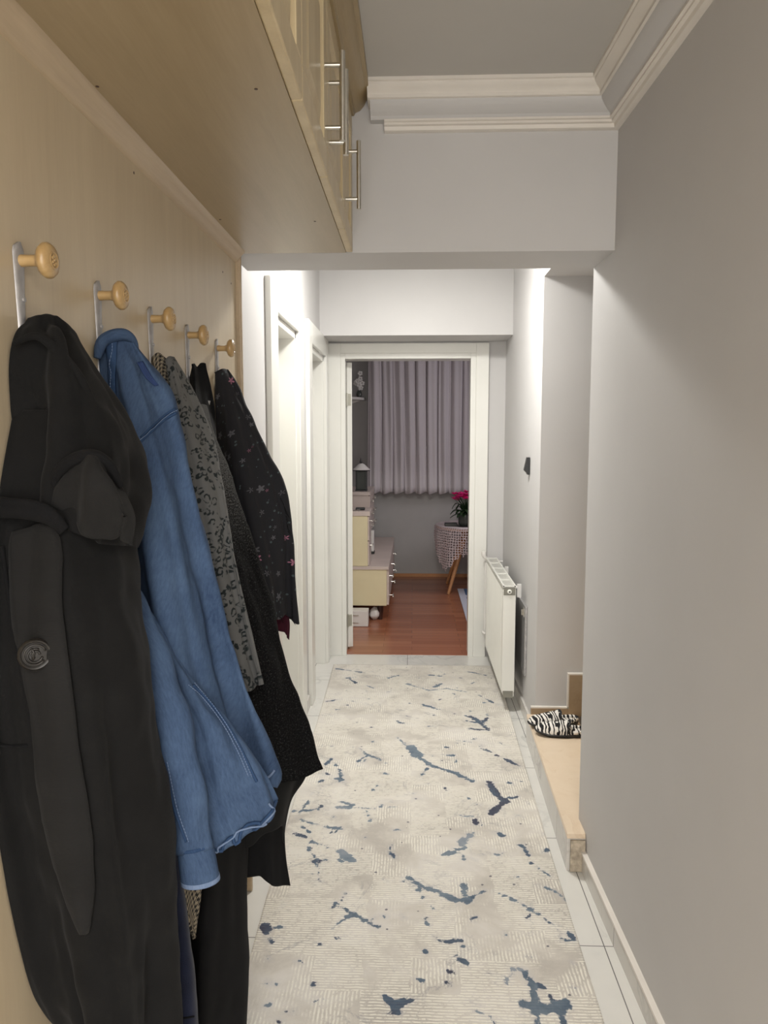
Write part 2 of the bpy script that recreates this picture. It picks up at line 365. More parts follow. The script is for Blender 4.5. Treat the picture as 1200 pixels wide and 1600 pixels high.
# ------------------------------------------------------------------ mesh helpers
class MB:
    def __init__(s): s.v = []; s.f = []; s.uv = None
    def add(s, vs, fs):
        o = len(s.v); s.v += [tuple(p) for p in vs]; s.f += [tuple(i+o for i in f) for f in fs]; return s
    def box(s, x0, x1, y0, y1, z0, z1, M=None):
        vs = [Vector((x, y, z)) for z in (z0, z1) for y in (y0, y1) for x in (x0, x1)]
        if M: vs = [M @ p for p in vs]
        return s.add(vs, [(0, 2, 3, 1), (4, 5, 7, 6), (0, 1, 5, 4), (2, 6, 7, 3), (0, 4, 6, 2), (1, 3, 7, 5)])
    def tube(s, pts, r, n=12, caps=True, sy=1.0):
        pts = [Vector(p) for p in pts]; R = r if hasattr(r, '__len__') else [r]*len(pts)
        up = None; rings = []
        for i, p in enumerate(pts):
            t = (pts[min(i+1, len(pts)-1)]-pts[max(i-1, 0)]).normalized()
            if up is None: up = t.orthogonal().normalized()
            up = (up - t*up.dot(t)).normalized(); sd = t.cross(up)
            rings.append([p + (up*math.cos(a)*R[i] + sd*math.sin(a)*R[i]*sy) for a in [2*PI*k/n for k in range(n)]])
        vs = [q for g in rings for q in g]; fs = []
        for i in range(len(pts)-1):
            for k in range(n):
                a = i*n+k; b = i*n+(k+1) % n; fs.append((a, b, b+n, a+n))
        if caps: fs += [tuple(range(n-1, -1, -1)), tuple((len(pts)-1)*n+k for k in range(n))]
        return s.add(vs, fs)
    def lathe(s, prof, n=24, M=None):   # (r, z) profile about z
        vs = []; fs = []
        for r, z in prof:
            for k in range(n):
                p = Vector((r*math.cos(2*PI*k/n), r*math.sin(2*PI*k/n), z)); vs.append(M @ p if M else p)
        for i in range(len(prof)-1):
            for k in range(n):
                a = i*n+k; b = i*n+(k+1) % n; fs.append((a, b, b+n, a+n))
        fs += [tuple(range(n-1, -1, -1)), tuple((len(prof)-1)*n+k for k in range(n))]
        return s.add(vs, fs)
    def prism(s, poly, a, b, axis='y'):  # poly in the two other axes
        def P(u, v, t): return {'y': (u, t, v), 'x': (t, u, v), 'z': (u, v, t)}[axis]
        n = len(poly); vs = [P(u, v, a) for u, v in poly]+[P(u, v, b) for u, v in poly]
        fs = [tuple(range(n)), tuple(range(2*n-1, n-1, -1))]+[(i, i+n, (i+1) % n+n, (i+1) % n) for i in range(n)]
        return s.add(vs, fs)
    def build(s, name, mat, parent=None, smooth=False, bevel=0, segs=2, auto=None):
        me = bpy.data.meshes.new(name); me.from_pydata(s.v, [], s.f); me.update()
        bm = bmesh.new(); bm.from_mesh(me); bmesh.ops.recalc_face_normals(bm, faces=bm.faces[:]); bm.to_mesh(me); bm.free()
        o = bpy.data.objects.new(name, me); COL.objects.link(o); me.materials.append(MT[mat] if isinstance(mat, str) else mat)
        if smooth or auto: me.polygons.foreach_set('use_smooth', [True]*len(me.polygons))
        if auto: me.set_sharp_from_angle(angle=math.radians(auto))
        if bevel:
            m = o.modifiers.new('bevel', 'BEVEL'); m.width = bevel; m.segments = segs; m.limit_method = 'ANGLE'
        if parent is not None:
            o.parent = parent
            if parent.location.length or True:
                o.matrix_parent_inverse = parent_world(parent).inverted()
        return o
def parent_world(o):
    M = Matrix.LocRotScale(o.location, o.rotation_euler, o.scale)
    if o.parent: M = parent_world(o.parent) @ o.matrix_parent_inverse @ M
    return M
def tag(o, label=None, cat=None, group=None, kind=None):
    if label: o['label'] = label
    if cat: o['category'] = cat
    if group: o['group'] = group
    if kind: o['kind'] = kind
    return o
def thing(name, label, cat, loc=(0, 0, 0), rz=0, group=None):
    o = bpy.data.objects.new(name, None); COL.objects.link(o); o.empty_display_size = .05
    o.location = loc; o.rotation_euler = (0, 0, rz); return tag(o, label, cat, group)
def struct(o): o['kind'] = 'structure'; return o
def sbox(name, mat, *a): return struct(MB().box(*a).build(name, mat))

# ------------------------------------------------------------------ the setting
sbox('floor', 'tile', -1.0, 2.0, -2.2, 5.06, -.06, 0)
sbox('floor', 'parq', -.9, 2.6, 5.06, 8.1, -.06, .003)
sbox('ceiling', 'ceil', -.75, .84, -2.2, 2.36, 2.515, 2.6)
sbox('ceiling', 'ceil', -.75, 2.0, 2.36, 5.2, 2.6, 2.7)
sbox('ceiling', 'ceil', -.9, 2.6, 5.25, 8.1, 2.6, 2.7)
sbox('wall_back', 'paint', -.9, 1.0, -2.3, -2.2, 0, 2.6)
# left side: entrance part behind the wooden panel, then the hall wall with two door openings
XL = -.575
m = MB()
m.box(-.75, -.56, -2.2, 2.36, 0, 2.6)
m.box(-.75, XL, 2.36, 3.13, 0, 2.6); m.box(-.75, XL, 3.72, 4.19, 0, 2.6); m.box(-.75, XL, 4.86, 5.2, 0, 2.6)
m.box(-.75, XL, 3.13, 3.72, 2.02, 2.6); m.box(-.75, XL, 4.19, 4.86, 2.02, 2.6)
struct(m.build('wall_left', 'paint'))
# right wall of the entrance, slightly out of true
m = MB(); XR = lambda y: .598 + .024*(2.6-y)
m.prism([(XR(2.6), 2.6), (XR(-2.2), -2.2), (XR(-2.2)+.14, -2.2), (XR(2.6)+.14, 2.6)], 0, 2.6, 'z')
struct(m.build('wall_right', 'paint'))
XW = .608
m = MB().box(XW, 2.0, 3.63, 5.2, 0, 2.6)
struct(m.build('wall_right', 'paint'))
sbox('wall_stair', 'paint', XW, .75, 2.6, 3.63, 2.235, 2.6)
sbox('wall_stair', 'paint', 1.9, 2.0, 2.6, 3.63, 0, 2.6)
sbox('wall_stair', 'paint', .74, 2.0, 2.48, 2.6, 0, 2.6)
sbox('ceiling', 'paint', .75, 1.9, 2.6, 3.63, 2.235, 2.33)
# beams
sbox('trim_1', 'paint', -.56, .745, 2.36, 2.6, 2.052, 2.6)
sbox('trim_2', 'paint', XL, XW, 4.72, 5.05, 2.11, 2.6)
# far wall round the doorway
m = MB()
m.box(XL, -.475, 5.05, 5.2, 0, 2.6); m.box(.405, XW, 5.05, 5.2, 0, 2.6); m.box(-.475, .405, 5.05, 5.2, 2.02, 2.6)
struct(m.build('wall_far', 'paint'))
# far room shell
sbox('wall_far', 'farwall', -.9, 2.6, 7.95, 8.1, 0, 2.6)
sbox('wall_left', 'farwall', -.95, -.82, 5.2, 7.95, 0, 2.6)
sbox('wall_right', 'farwall', 2.45, 2.6, 5.2, 7.95, 0, 2.6)
sbox('wall_back', 'farwall', -.82, XL, 5.12, 5.2, 0, 2.6)
sbox('wall_back', 'farwall', 2.0, 2.6, 5.12, 5.2, 0, 2.6)
sbox('baseboard_far', 'oakleg', -.8, 2.45, 7.93, 7.95, 0, .035)

# cornice mouldings of the entrance ceiling: upper stepped band, cove, lower stepped band
def sweep(prof, path, name, mat, auto=25):
    """prof: (out, z) ; path: list of (x, y, outx, outy) corner points with mitre directions"""
    mb = MB(); n = len(prof); vs = []
    for (x, y, ox, oy) in path:
        vs += [(x+ox*o, y+oy*o, z) for o, z in prof]
    fs = []
    for i in range(len(path)-1):
        for k in range(n):
            a = i*n+k; b = i*n+(k+1) % n; fs.append((a, b, b+n, a+n))
    fs += [tuple(range(n)), tuple(range(len(vs)-1, len(vs)-n-1, -1))]
    mb.add(vs, fs); return struct(mb.build(name, mat, auto=auto))
CZ = 2.515
upper = [(0, CZ), (.100, CZ), (.100, CZ-.009), (.094, CZ-.011), (.094, CZ-.016), (.086, CZ-.026), (.078, CZ-.031), (.074, CZ-.037), (.074, CZ-.046), (.066, CZ-.049), (0, CZ-.049)]
cove = [(0, 2.468), (.068, 2.468), (.066, 2.460), (.058, 2.450), (.046, 2.440), (.036, 2.434), (.030, 2.425), (0, 2.425)]
lower = [(0, 2.426), (.034, 2.426), (.034, 2.420), (.027, 2.418), (.027, 2.412), (.018, 2.410), (.016, 2.400), (.008, 2.397), (0, 2.397)]
for nm, mt, pr, xs in (('trim_3', 'whitepaint', upper, -.135), ('trim_4', 'paint', cove, -.128), ('trim_5', 'whitepaint', lower, -.088)):
    sweep(pr, [(xs, 2.36, 0, -1), (XR(2.36), 2.36, -1, -1), (XR(-2.2), -2.2, -1, 0)], nm, mt)
# skirting
m = MB(); a, b_ = XR(2.6), XR(-2.2)
m.prism([(a-.013, 2.6), (b_-.013, -2.2), (b_, -2.2), (a, 2.6)], 0, .068, 'z'); struct(m.build('baseboard_right', 'skirt'))
m = MB(); m.prism([(a-.017, 2.6), (b_-.017, -2.2), (b_, -2.2), (a, 2.6)], .068, .076, 'z'); struct(m.build('baseboard_right', 'whitepaint'))
sbox('baseboard_right', 'skirt', XW-.012, XW, 3.50, 5.05, 0, .07)
sbox('baseboard_left', 'skirt', XL, XL+.012, 2.375, 2.94, 0, .07)
sbox('baseboard_left', 'skirt', XL, XL+.012, 3.86, 4.04, 0, .07)
# stair: marble step, next step, brown skirting tiles
m = MB(); m.prism([(.537, 2.50), (.565, 3.625), (.60, 3.625), (.60, 2.50)], 0, .118, 'z')
struct(m.build('stair_riser', 'skirt'))
m = MB(); m.prism([(.5365, 2.497), (.5645, 3.62), (.80, 3.62), (.80, 2.61), (.603, 2.61), (.6, 2.497)], .116, .136, 'z')
t = struct(m.build('stair_tread', 'beige', bevel=.003))
m = MB(); m.box(.575, .80, 2.62, 3.62, 0, .115); struct(m.build('stair_core', 'beige'))
m = MB(); m.box(.548, .598, 2.488, 2.4965, .002, .114); struct(m.build('stair_mortar', 'rough_edge'))
for i in range(5):
    x = .835+.25*i
    sbox('stair_step', 'beige', x, 1.9, 2.6, 3.62, .0, .136+.165*(i+1))
sbox('trim_6', 'brownm', .585, .80, 3.614, 3.63, .13, .168); sbox('trim_6', 'brownm', .765, 1.05, 3.612, 3.63, .13, .338)
sbox('trim_7', 'whitepaint', .585, .768, 3.611, 3.63, .168, .175); sbox('trim_7', 'whitepaint', .760, 1.05, 3.609, 3.63, .338, .345)
sbox('trim_7', 'whitepaint', .760, .767, 3.611, 3.63, .17, .338)

# left doors: casing, rebate, reveal, closed leaf far back in the reveal
def side_door(nm, y0, y1):
    cw = .13
    m = MB(); X = XL
    m.box(X, X+.024, y0-cw-(.03 if nm == 'door_1' else 0), y0, 0, 2.115); m.box(X, X+.024, y1, y1+cw, 0, 2.115); m.box(X, X+.024, y0, y1, 2.0, 2.115)
    c = struct(m.build(nm, 'door', bevel=.004))
    m = MB()
    m.box(X-.17, X+.004, y0, y0+.022, 0, 2.0); m.box(X-.17, X+.004, y1-.022, y1, 0, 2.0); m.box(X-.17, X+.004, y0, y1, 1.965, 2.0)
    f = m.build('door_frame', 'door', c, bevel=.002)
    m = MB(); m.box(X-.12, X-.105, y0+.022, y0+.036, 0, 1.965); m.box(X-.12, X-.105, y1-.036, y1-.022, 0, 1.965); m.box(X-.12, X-.105, y0+.03, y1-.03, 1.951, 1.965)
    m.build('door_seal', 'doordark', c)
    m = MB(); m.box(X-.165, X-.125, y0+.024, y1-.024, .008, 1.962)
    l = m.build('door_leaf', 'door', c)
    h = MB().box(X-.125, X-.119, y0+.05, y0+.09, .93, 1.13); h.tube([(X-.12, y0+.07, 1.05), (X-.075, y0+.07, 1.05), (X-.072, y0+.18, 1.05)], .008); h.build('door_handle', 'steel', l, auto=40)
side_door('door_1', 3.13, 3.72); side_door('door_2', 4.19, 4.86)
# far doorway: wide casing, inner casing, lining, open leaf
m = MB()
m.box(-.565, -.477, 5.026, 5.05, 0, 2.10); m.box(.413, .496, 5.026, 5.05, 0, 2.10); m.box(-.477, .413, 5.0285, 5.05, 2.035, 2.10)
c3 = struct(m.build('door_3', 'door', bevel=.0025))
m = MB(); m.box(-.477, -.447, 5.032, 5.055, 0, 2.035); m.box(.378, .413, 5.032, 5.055, 0, 2.035); m.box(-.447, .378, 5.032, 5.055, 2.0, 2.035)
m.box(-.475, -.453, 5.05, 5.20, 0, 2.02); m.box(.383, .405, 5.05, 5.2, 0, 2.02); m.box(-.453, .383, 5.05, 5.2, 2.0, 2.02)
m.build('door_frame', 'door', c3, bevel=.002)
ang = math.radians(25)
Ml = Matrix.Translation((-.447, 5.17, 0)) @ Matrix.Rotation(ang, 4, 'Z')
m = MB(); m.box(0, .036, 0, .77, .02, 1.99, Ml); lf = m.build('door_leaf', 'door', c3, bevel=.002)
for z in (.21, 1.74):
    m = MB(); m.box(.004, .027, -.003, .001, z-.04, z+.04, Ml); m.tube([(-.447, 5.165, z-.045), (-.447, 5.165, z+.045)], .006)
    for dz in (-.022, .022): m.tube([Ml @ Vector((.015, -.005, z+dz)), Ml @ Vector((.015, 0, z+dz))], .003)
    m.build('door_hinge', 'hinge', lf)
m = MB(); m.box(.034, .04, .66, .70, .93, 1.13, Ml); m.tube([Ml @ Vector(p) for p in ((.036, .68, 1.05), (.08, .68, 1.05), (.085, .57, 1.05))], .008); m.build('door_handle', 'steel', lf, auto=40)
sbox('trim_8', 'door', XL, -.566, 5.03, 5.05, 0, 2.11)

# ------------------------------------------------------------------ carpet runner with its splashes
Z8 = lambda x, y: (380+x/2.069, 1030+y/2.069)
STROKES = [
 (.8, 14, [(737,185),(768,208),(790,224)]), (.7, 6, [(770,206),(722,200)]), (.8, 7, [(765,210),(790,190)]), (.8, 8, [(735,225),(790,228)]),
 (.45, 30, [(540,285),(562,312)]), (.5, 14, [(562,312),(600,340)]), (.6, 13, [(600,342),(690,370),(740,395)]), (.6, 5, [(602,345),(568,386)]), (.3, 5, [(500,255),(545,295)]),
 (.5, 8, [(380,290),(405,312),(442,325)]), (.6, 4, [(400,312),(368,332)]),
 (.8, 7, [(765,290),(800,300)]), (.9, 8, [(820,312),(850,325),(892,346)]),
 (.7, 10, [(285,323),(268,340)]), (.6, 8, [(298,340),(315,368),(318,395)]), (.5, 16, [(300,385),(318,392)]), (.9, 5, [(250,360),(290,378)]),
 (.9, 16, [(795,400),(818,438),(850,460)]), (.95, 16, [(845,462),(798,498)]), (.8, 8, [(840,452),(888,446)]),
 (.95, 24, [(746,522),(752,528)]), (.7, 14, [(655,285),(662,286)]),
 (.4, 14, [(648,632),(690,618),(720,610)]), (.4, 7, [(700,620),(716,645)]), (.2, 20, [(700,600),(745,560)]),
 (.85, 16, [(162,558),(200,574)]), (.5, 14, [(222,590),(268,603)]), (.6, 7, [(215,618),(240,650),(246,716)]), (.95, 14, [(238,652),(246,660)]), (.6, 6, [(190,692),(230,695)]),
 (.5, 9, [(165,490),(238,484)]), (.5, 8, [(170,512),(232,532)]), (.5, 5, [(212,455),(180,500)]), (.6, 6, [(190,538),(215,560)]),
 (.3, 8, [(300,478),(420,482)]), (.4, 7, [(318,460),(355,470)]), (.4, 6, [(400,490),(405,520)]), (.3, 22, [(310,620),(350,650)]), (.5, 7, [(275,540),(320,548)]),
 (.7, 8, [(482,598),(472,618),(490,640)]),
 (.45, 18, [(536,708),(590,738),(640,755)]), (.5, 24, [(640,757),(690,778),(728,776)]), (.45, 16, [(712,730),(716,768)]), (.6, 5, [(730,776),(770,750),(815,748)]), (.5, 8, [(565,745),(580,768)]),
 (.45, 4, [(830,755),(900,790),(955,825)]), (.7, 8, [(955,822),(985,848),(1015,864)]), (.8, 14, [(1050,880),(1072,906)]), (.6, 6, [(1025,905),(1068,910)]), (.6, 5, [(1000,860),(1035,885)]),
 (.6, 8, [(298,790),(350,822),(430,866)]), (.5, 7, [(352,825),(284,872)]), (.7, 8, [(330,758),(320,778)]),
 (.95, 30, [(72,868),(80,876)]), (.6, 10, [(80,870),(122,868)]), (.8, 7, [(85,905),(102,922)]), (.8, 6, [(120,900),(130,908)]),
 (.8, 16, [(615,898),(650,915),(705,910)]), (.7, 15, [(690,965),(722,985)]), (.95, 13, [(672,1012),(684,1014)]), (.9, 7, [(658,1045),(672,1056)]), (.9, 10, [(785,1015),(826,1022)]),
 (.6, 26, [(912,1018),(934,1055),(944,1100)]), (.6, 32, [(900,1110),(960,1132),(1035,1115)]), (.9, 8, [(952,1050),(1000,1100),(1042,1110)]), (.6, 28, [(944,1140),(952,1190)]), (.6, 28, [(1018,1140),(1042,1190)]), (.15, 10, [(850,1045),(868,1002),(900,1005)]),
 (.75, 12, [(458,1095),(492,1116),(545,1106)]), (.7, 10, [(490,1115),(502,1148)]), (.8, 6, [(462,1146),(500,1140)]),
 (.3, 8, [(738,1110),(765,1145),(792,1152)]),
 (.7, 9, [(898,600),(922,632)]), (.7, 8, [(815,560),(835,570)]), (.7, 8, [(966,622),(982,616)]), (.8, 7, [(930,655),(933,658)]), (.5, 5, [(950,670),(990,700)]),
 (.3, 5, [(530,80),(600,100),(660,95),(722,106)]), (.7, 7, [(760,115),(812,142)]), (.8, 6, [(345,62),(362,76)]), (.8, 7, [(268,136),(312,130)]), (.6, 5, [(300,30),(382,42)]), (.5, 6, [(600,52),(640,55)]),
 (.6, 7, [(578,145),(632,162)]), (.6, 5, [(500,205),(532,208)]), (.6, 5, [(722,40),(782,52)]), (.4, 4, [(820,632),(842,625)]), (.7, 9, [(740,837),(752,835)]), (.5, 5, [(950,730),(1000,745),(1040,772)]),
 (.5, 4, [(440,404),(418,420)]), (.5, 4, [(508,441),(552,434)]), (.7, 6, [(588,405),(600,404)]), (.7, 6, [(828,270),(855,282)]), (.4, 5, [(700,505),(740,510)]), (.5, 5, [(640,310),(680,312)]), (.6, 5, [(690,262),(738,268)]),
 (.5, 6, [(455,370),(470,372)]), (.6, 5, [(560,1035),(580,1038)]), (.7, 7, [(300,902),(316,902)]), (.6, 6, [(860,400),(868,402)]), (.4, 5, [(1060,1060),(1095,1075)]), (.5, 7, [(590,850),(600,862)]),
 (.5, 5, [(620,90),(640,80)]), (.4, 4, [(400,85),(420,92)]), (.5, 4, [(470,60),(500,52)]), (.5, 4, [(335,60),(365,58)]), (.5, 6, [(395,325),(380,345)]),
]
def carpet():
    x0, x1, y0, y1 = -.50, .512, -.35, 4.80
    nx, ny = 170, 860
    xs = np.linspace(x0, x1, nx); ys = np.linspace(y0, y1, ny)
    X, Y = np.meshgrid(xs, ys)
    Z = np.full_like(X, .009)
    Z += .0012*np.sin(Y*4.1+np.sin(X*5)) 
    u = (X-x0)/(x1-x0)
    X2 = (-.515+(4.8-Y)/2.8*.055)*(1-u) + (.54-(4.8-Y)/3.0*.047)*u + .004*np.sin(Y*1.7)
    v = np.stack([X2, Y, Z], -1).reshape(-1, 3)
    idx = np.arange(nx*ny).reshape(ny, nx)
    f = np.stack([idx[:-1, :-1], idx[:-1, 1:], idx[1:, 1:], idx[1:, :-1]], -1).reshape(-1, 4)
    # border skirt to the floor
    loop = list(idx[0, :])+list(idx[1:, -1])+list(idx[-1, -2::-1])+list(idx[-2:0:-1, 0])
    lv = v[loop].copy(); lv[:, 2] = .0005; o = len(v); n = len(loop)
    v = np.vstack([v, lv])
    sk = [(loop[i], o+i, o+(i+1) % n, loop[(i+1) % n]) for i in range(n)]
    me = bpy.data.meshes.new('runner_carpet'); me.from_pydata(v.tolist(), [], f.tolist()+sk); me.update()
    ink = np.full(len(v), -.2); tone = np.zeros(len(v))
    P = v[:, :2]
    strokes = []
    for tn, wd, pts in STROKES:
        q = []
        for (a, b) in pts:
            px, py = Z8(a, b); p = atz(px, py, .009); q.append((p.x, p.y, wd/2.069/F*p.y*.62))
        strokes.append((tn, q))
    rnd = random.Random(3)
    for k in range(26):      # the part of the runner nearer than the picture shows
        x, y = rnd.uniform(-.45, .45), rnd.uniform(-.3, 1.72); a = rnd.uniform(0, PI); l = rnd.uniform(.02, .12)
        strokes.append((rnd.uniform(.3, .95), [(x, y, .006), (x+l*math.cos(a), y+l*math.sin(a), rnd.uniform(.004, .02))]))
    for k in range(120):
        x, y = rnd.uniform(-.49, .5), rnd.uniform(1.7, 4.75); a = rnd.uniform(0, PI); l = rnd.uniform(.003, .03)
        strokes.append((rnd.uniform(.3, .9), [(x, y, .0005), (x+l*math.cos(a), y+l*math.sin(a), rnd.uniform(.0005, .0025))]))
    for tn, q in strokes:
        if len(q) == 1: q = q*2
        for (ax, ay, ar), (bx, by, br) in zip(q[:-1], q[1:]):
            A = np.array([ax, ay]); B = np.array([bx, by]); d = B-A
            sel = np.where((P[:, 0] > min(ax, bx)-.06) & (P[:, 0] < max(ax, bx)+.06) & (P[:, 1] > min(ay, by)-.06) & (P[:, 1] < max(ay, by)+.06))[0]
            t = np.clip(((P[sel]-A)@d)/max(1e-9, d@d), 0, 1)
            dist = np.linalg.norm(P[sel]-(A+t[:, None]*d), axis=1)
            val = (ar+(br-ar)*t) - dist
            up = sel[val > ink[sel]]; tone[up] = tn; ink[sel] = np.maximum(ink[sel], val)
    for nm, arr in (('ink', ink), ('tone', tone)):
        at_ = me.attributes.new(nm, 'FLOAT', 'POINT'); at_.data.foreach_set('value', arr.astype(np.float32))
    me.polygons.foreach_set('use_smooth', [True]*len(me.polygons))
    me.materials.append(MT['carpet'])
    o = bpy.data.objects.new('runner_carpet', me); COL.objects.link(o)
    tag(o, 'beige hallway runner carpet with ribbed blocks and navy and grey paint splashes', 'carpet')
carpet()

# ------------------------------------------------------------------ wooden wall panel and its edge strips
XP = -.54
panel = thing('wall_panel', 'light maple wall panel behind the hanging coats', 'wall panel', (XP, 1.0, 0))
MB().box(-.559, XP, -1.2, 2.335, .02, 2.06).build('board', 'maple', panel)
m = MB(); m.box(-.559, XP+.016, 2.335, 2.352, 0, 2.058); m.build('edge_strip', 'maple_t', panel, bevel=.005, segs=3)
m = MB(); m.prism([(XP, 2.0585), (XP+.032, 2.0585), (XP+.031, 2.048), (XP+.022, 2.040), (XP+.013, 2.032), (XP+.008, 2.022), (XP, 2.020)], -1.2, 2.33, 'y'); m.build('corner_moulding', 'maple_t', panel, auto=60)
for (px, py) in ((348, 425), (361, 443), (209, 270)):
    m = MB(); p = atx(px, py, XP); m.tube([p+Vector((-.004, 0, 0)), p+Vector((.0006, 0, 0))], .0028, 8); m.build('screw_hole', 'brownleg', panel)

# ------------------------------------------------------------------ overhead cabinet
XC = -.205      # door backs
cab = thing('overhead_cabinet', 'long light wood overhead cabinet with raised panel doors and bar handles', 'cabinet', (-.38, .6, 2.06))
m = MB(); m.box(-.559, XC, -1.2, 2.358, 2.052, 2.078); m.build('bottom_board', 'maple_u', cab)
m = MB(); m.box(-.559, -.543, -1.2, 2.358, 2.079, 2.514); m.box(-.543, XC, -1.2, -1.184, 2.079, 2.514); m.box(-.543, XC, 2.342, 2.358, 2.079, 2.514)
m.box(-.543, XC, -1.184, 2.342, 2.498, 2.514)
for y in (.43, 1.31, 2.1): m.box(-.543, XC, y-.008, y+.008, 2.079, 2.498)
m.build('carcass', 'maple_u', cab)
for (px, py) in ((400, 139), (152, 135), (344, 343), (492, 346)):
    m = MB(); p = atz(px, py, 2.052); m.tube([p+Vector((0, 0, -.0007)), p+Vector((0, 0, .003))], .003, 8); m.build('screw_hole', 'brownleg', cab)
ZB, ZT = 2.053, 2.446
def cab_door(y0, y1, hy):
    g = .0012; y0 += g; y1 -= g; t = .020; xa, xb = XC, XC+t
    d = MB(); s = .058
    d.box(xa, xb, y0, y1, ZB, ZB+s); d.box(xa, xb, y0, y1, ZT-s, ZT); d.box(xa, xb, y0, y0+s, ZB+s, ZT-s); d.box(xa, xb, y1-s, y1, ZB+s, ZT-s)
    do = d.build('door', 'maple_d', cab, bevel=.003)
    # raised centre panel with sloped borders
    a0, a1, b0, b1 = y0+s, y1-s, ZB+s, ZT-s; q = .032
    vs = []
    for (i, x) in ((0, xb-.002), (.007, xb-.009), (.012, xb-.009), (.012+q, xb-.002)):
        vs += [(x, a0+i, b0+i), (x, a1-i, b0+i), (x, a1-i, b1-i), (x, a0+i, b1-i)]
    fs = [(4*k+j, 4*k+(j+1) % 4, 4*k+4+(j+1) % 4, 4*k+4+j) for k in range(3) for j in range(4)]+[(12, 13, 14, 15)]
    MB().add(vs, fs).build('raised_panel', 'maple_d', do)
    if hy:
        h = MB(); xo = xb+.036
        h.tube([(xo, hy, 2.112), (xo, hy, 2.290)], .0062, 16)
        for z in (2.139, 2.263): h.tube([(xb-.001, hy, z), (xo, hy, z)], .0048, 12)
        h.build('handle', 'steel', do, auto=40)
cab_door(-.38, .43, None); cab_door(.43, 1.31, None); cab_door(1.31, 1.685, 1.645); cab_door(1.685, 2.10, 1.725); cab_door(2.10, 2.358, 1.985+.14)
m = MB()
m.prism([(XC, 2.447), (XC+.026, 2.447), (XC+.030, 2.455), (XC+.044, 2.461), (XC+.056, 2.474), (XC+.064, 2.490), (XC+.074, 2.495), (XC+.074, 2.514), (XC, 2.514)], -1.2, 2.355, 'y')
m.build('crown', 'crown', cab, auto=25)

# ------------------------------------------------------------------ coat hooks
HOOKS = [(1.041, 'coat hook with round wooden knob above the charcoal hooded coat, nearest to the camera'),
         (1.301, 'coat hook with round wooden knob holding the blue denim jacket'),
         (1.561, 'coat hook with wooden knob above the houndstooth and leopard scarves'),
         (1.814, 'second coat hook from the panel edge, above the plain black garment'),
         (2.086, 'last coat hook at the far panel edge, above the black floral scarf')]
def hook(label):
    t = thing('coat_hook', label, 'coat hook', (XP, 0, 1.735), 0)
    pl = MB(); n = 28
    prof = []
    for k in range(n+1):
        s = k/n; z = 1.762-.20*s
        hw = .0145*math.sqrt(max(0, 1-(max(0, .075-s)/.075)**2)) if s < .075 else .0145-.0065*min(1, (s-.075)/.5)
        prof.append((hw, z))
    vs = []
    for hw, z in prof:
        hw = max(hw, .0012); th = .0052
        for a in range(8):
            an = PI*a/7; vs.append((XP+.0004+th*math.sin(an), hw*math.cos(an), z))
    fs = [(i*8+k, i*8+k+1, i*8+8+k+1, i*8+8+k) for i in range(n) for k in range(7)]+[(i*8+7, i*8, i*8+8, i*8+15) for i in range(n)]+[tuple(range(8)), tuple(range(n*8, n*8+8))]
    pl.add(vs, fs); pl.build('back_plate', 'dullmetal', t, auto=40)
    sc = MB().tube([(XP+.004, 0, 1.685), (XP+.0078, 0, 1.685)], .0034, 10); sc.build('screw', 'dullmetal', t)
    hk = MB().tube([(XP+.006, 0, 1.585), (XP+.009, 0, 1.56), (XP+.022, 0, 1.545), (XP+.036, 0, 1.55), (XP+.045, 0, 1.568), (XP+.047, 0, 1.583)], [.006, .006, .0055, .0055, .006, .007], 12); hk.build('lower_hook', 'dullmetal', t, auto=50)
    Mx = Matrix.Translation((XP+.004, 0, 1.737)) @ Matrix.Rotation(PI/2, 4, 'Y')
    kb = MB().lathe([(.0085, 0), (.0078, .010), (.0078, .020), (.0100, .026), (.0200, .030), (.0238, .035), (.0240, .040), (.0205, .0445), (.0125, .0465)], 32, Mx)
    ko = kb.build('knob', 'knob', t, auto=50)
    rs = MB()
    rs.lathe([(.0118, .0462), (.0122, .0474), (.0105, .0476), (.0098, .0466), (.001, .0466)], 24, Mx)
    for k in range(6):
        a = 2*PI*k/6; c = Vector((.0055*math.cos(a), .0055*math.sin(a), .0468))
        rs.lathe([(.0026, -.001), (.0024, .0008), (.0008, .0014)], 8, Mx @ Matrix.Translation(c))
    rs.lathe([(.0022, .0464), (.0018, .0482), (.0005, .0486)], 10, Mx)
    rs.build('carved_rosette', 'knob', ko, auto=60)
    return t
proto = hook(HOOKS[0][1])
proto.location.y = HOOKS[0][0]
def copy_tree(o, parent=None):
    c = o.copy(); COL.objects.link(c)
    if parent: c.parent = parent; c.matrix_parent_inverse = o.matrix_parent_inverse.copy()
    for ch in list(o.children):
        copy_tree(ch, c)
    return c
proto['group'] = 'coat hooks on the wooden panel'
bpy.context.view_layer.update()
for y, lab in HOOKS[1:]:
    c = copy_tree(proto); c.location.y = y; c['label'] = lab

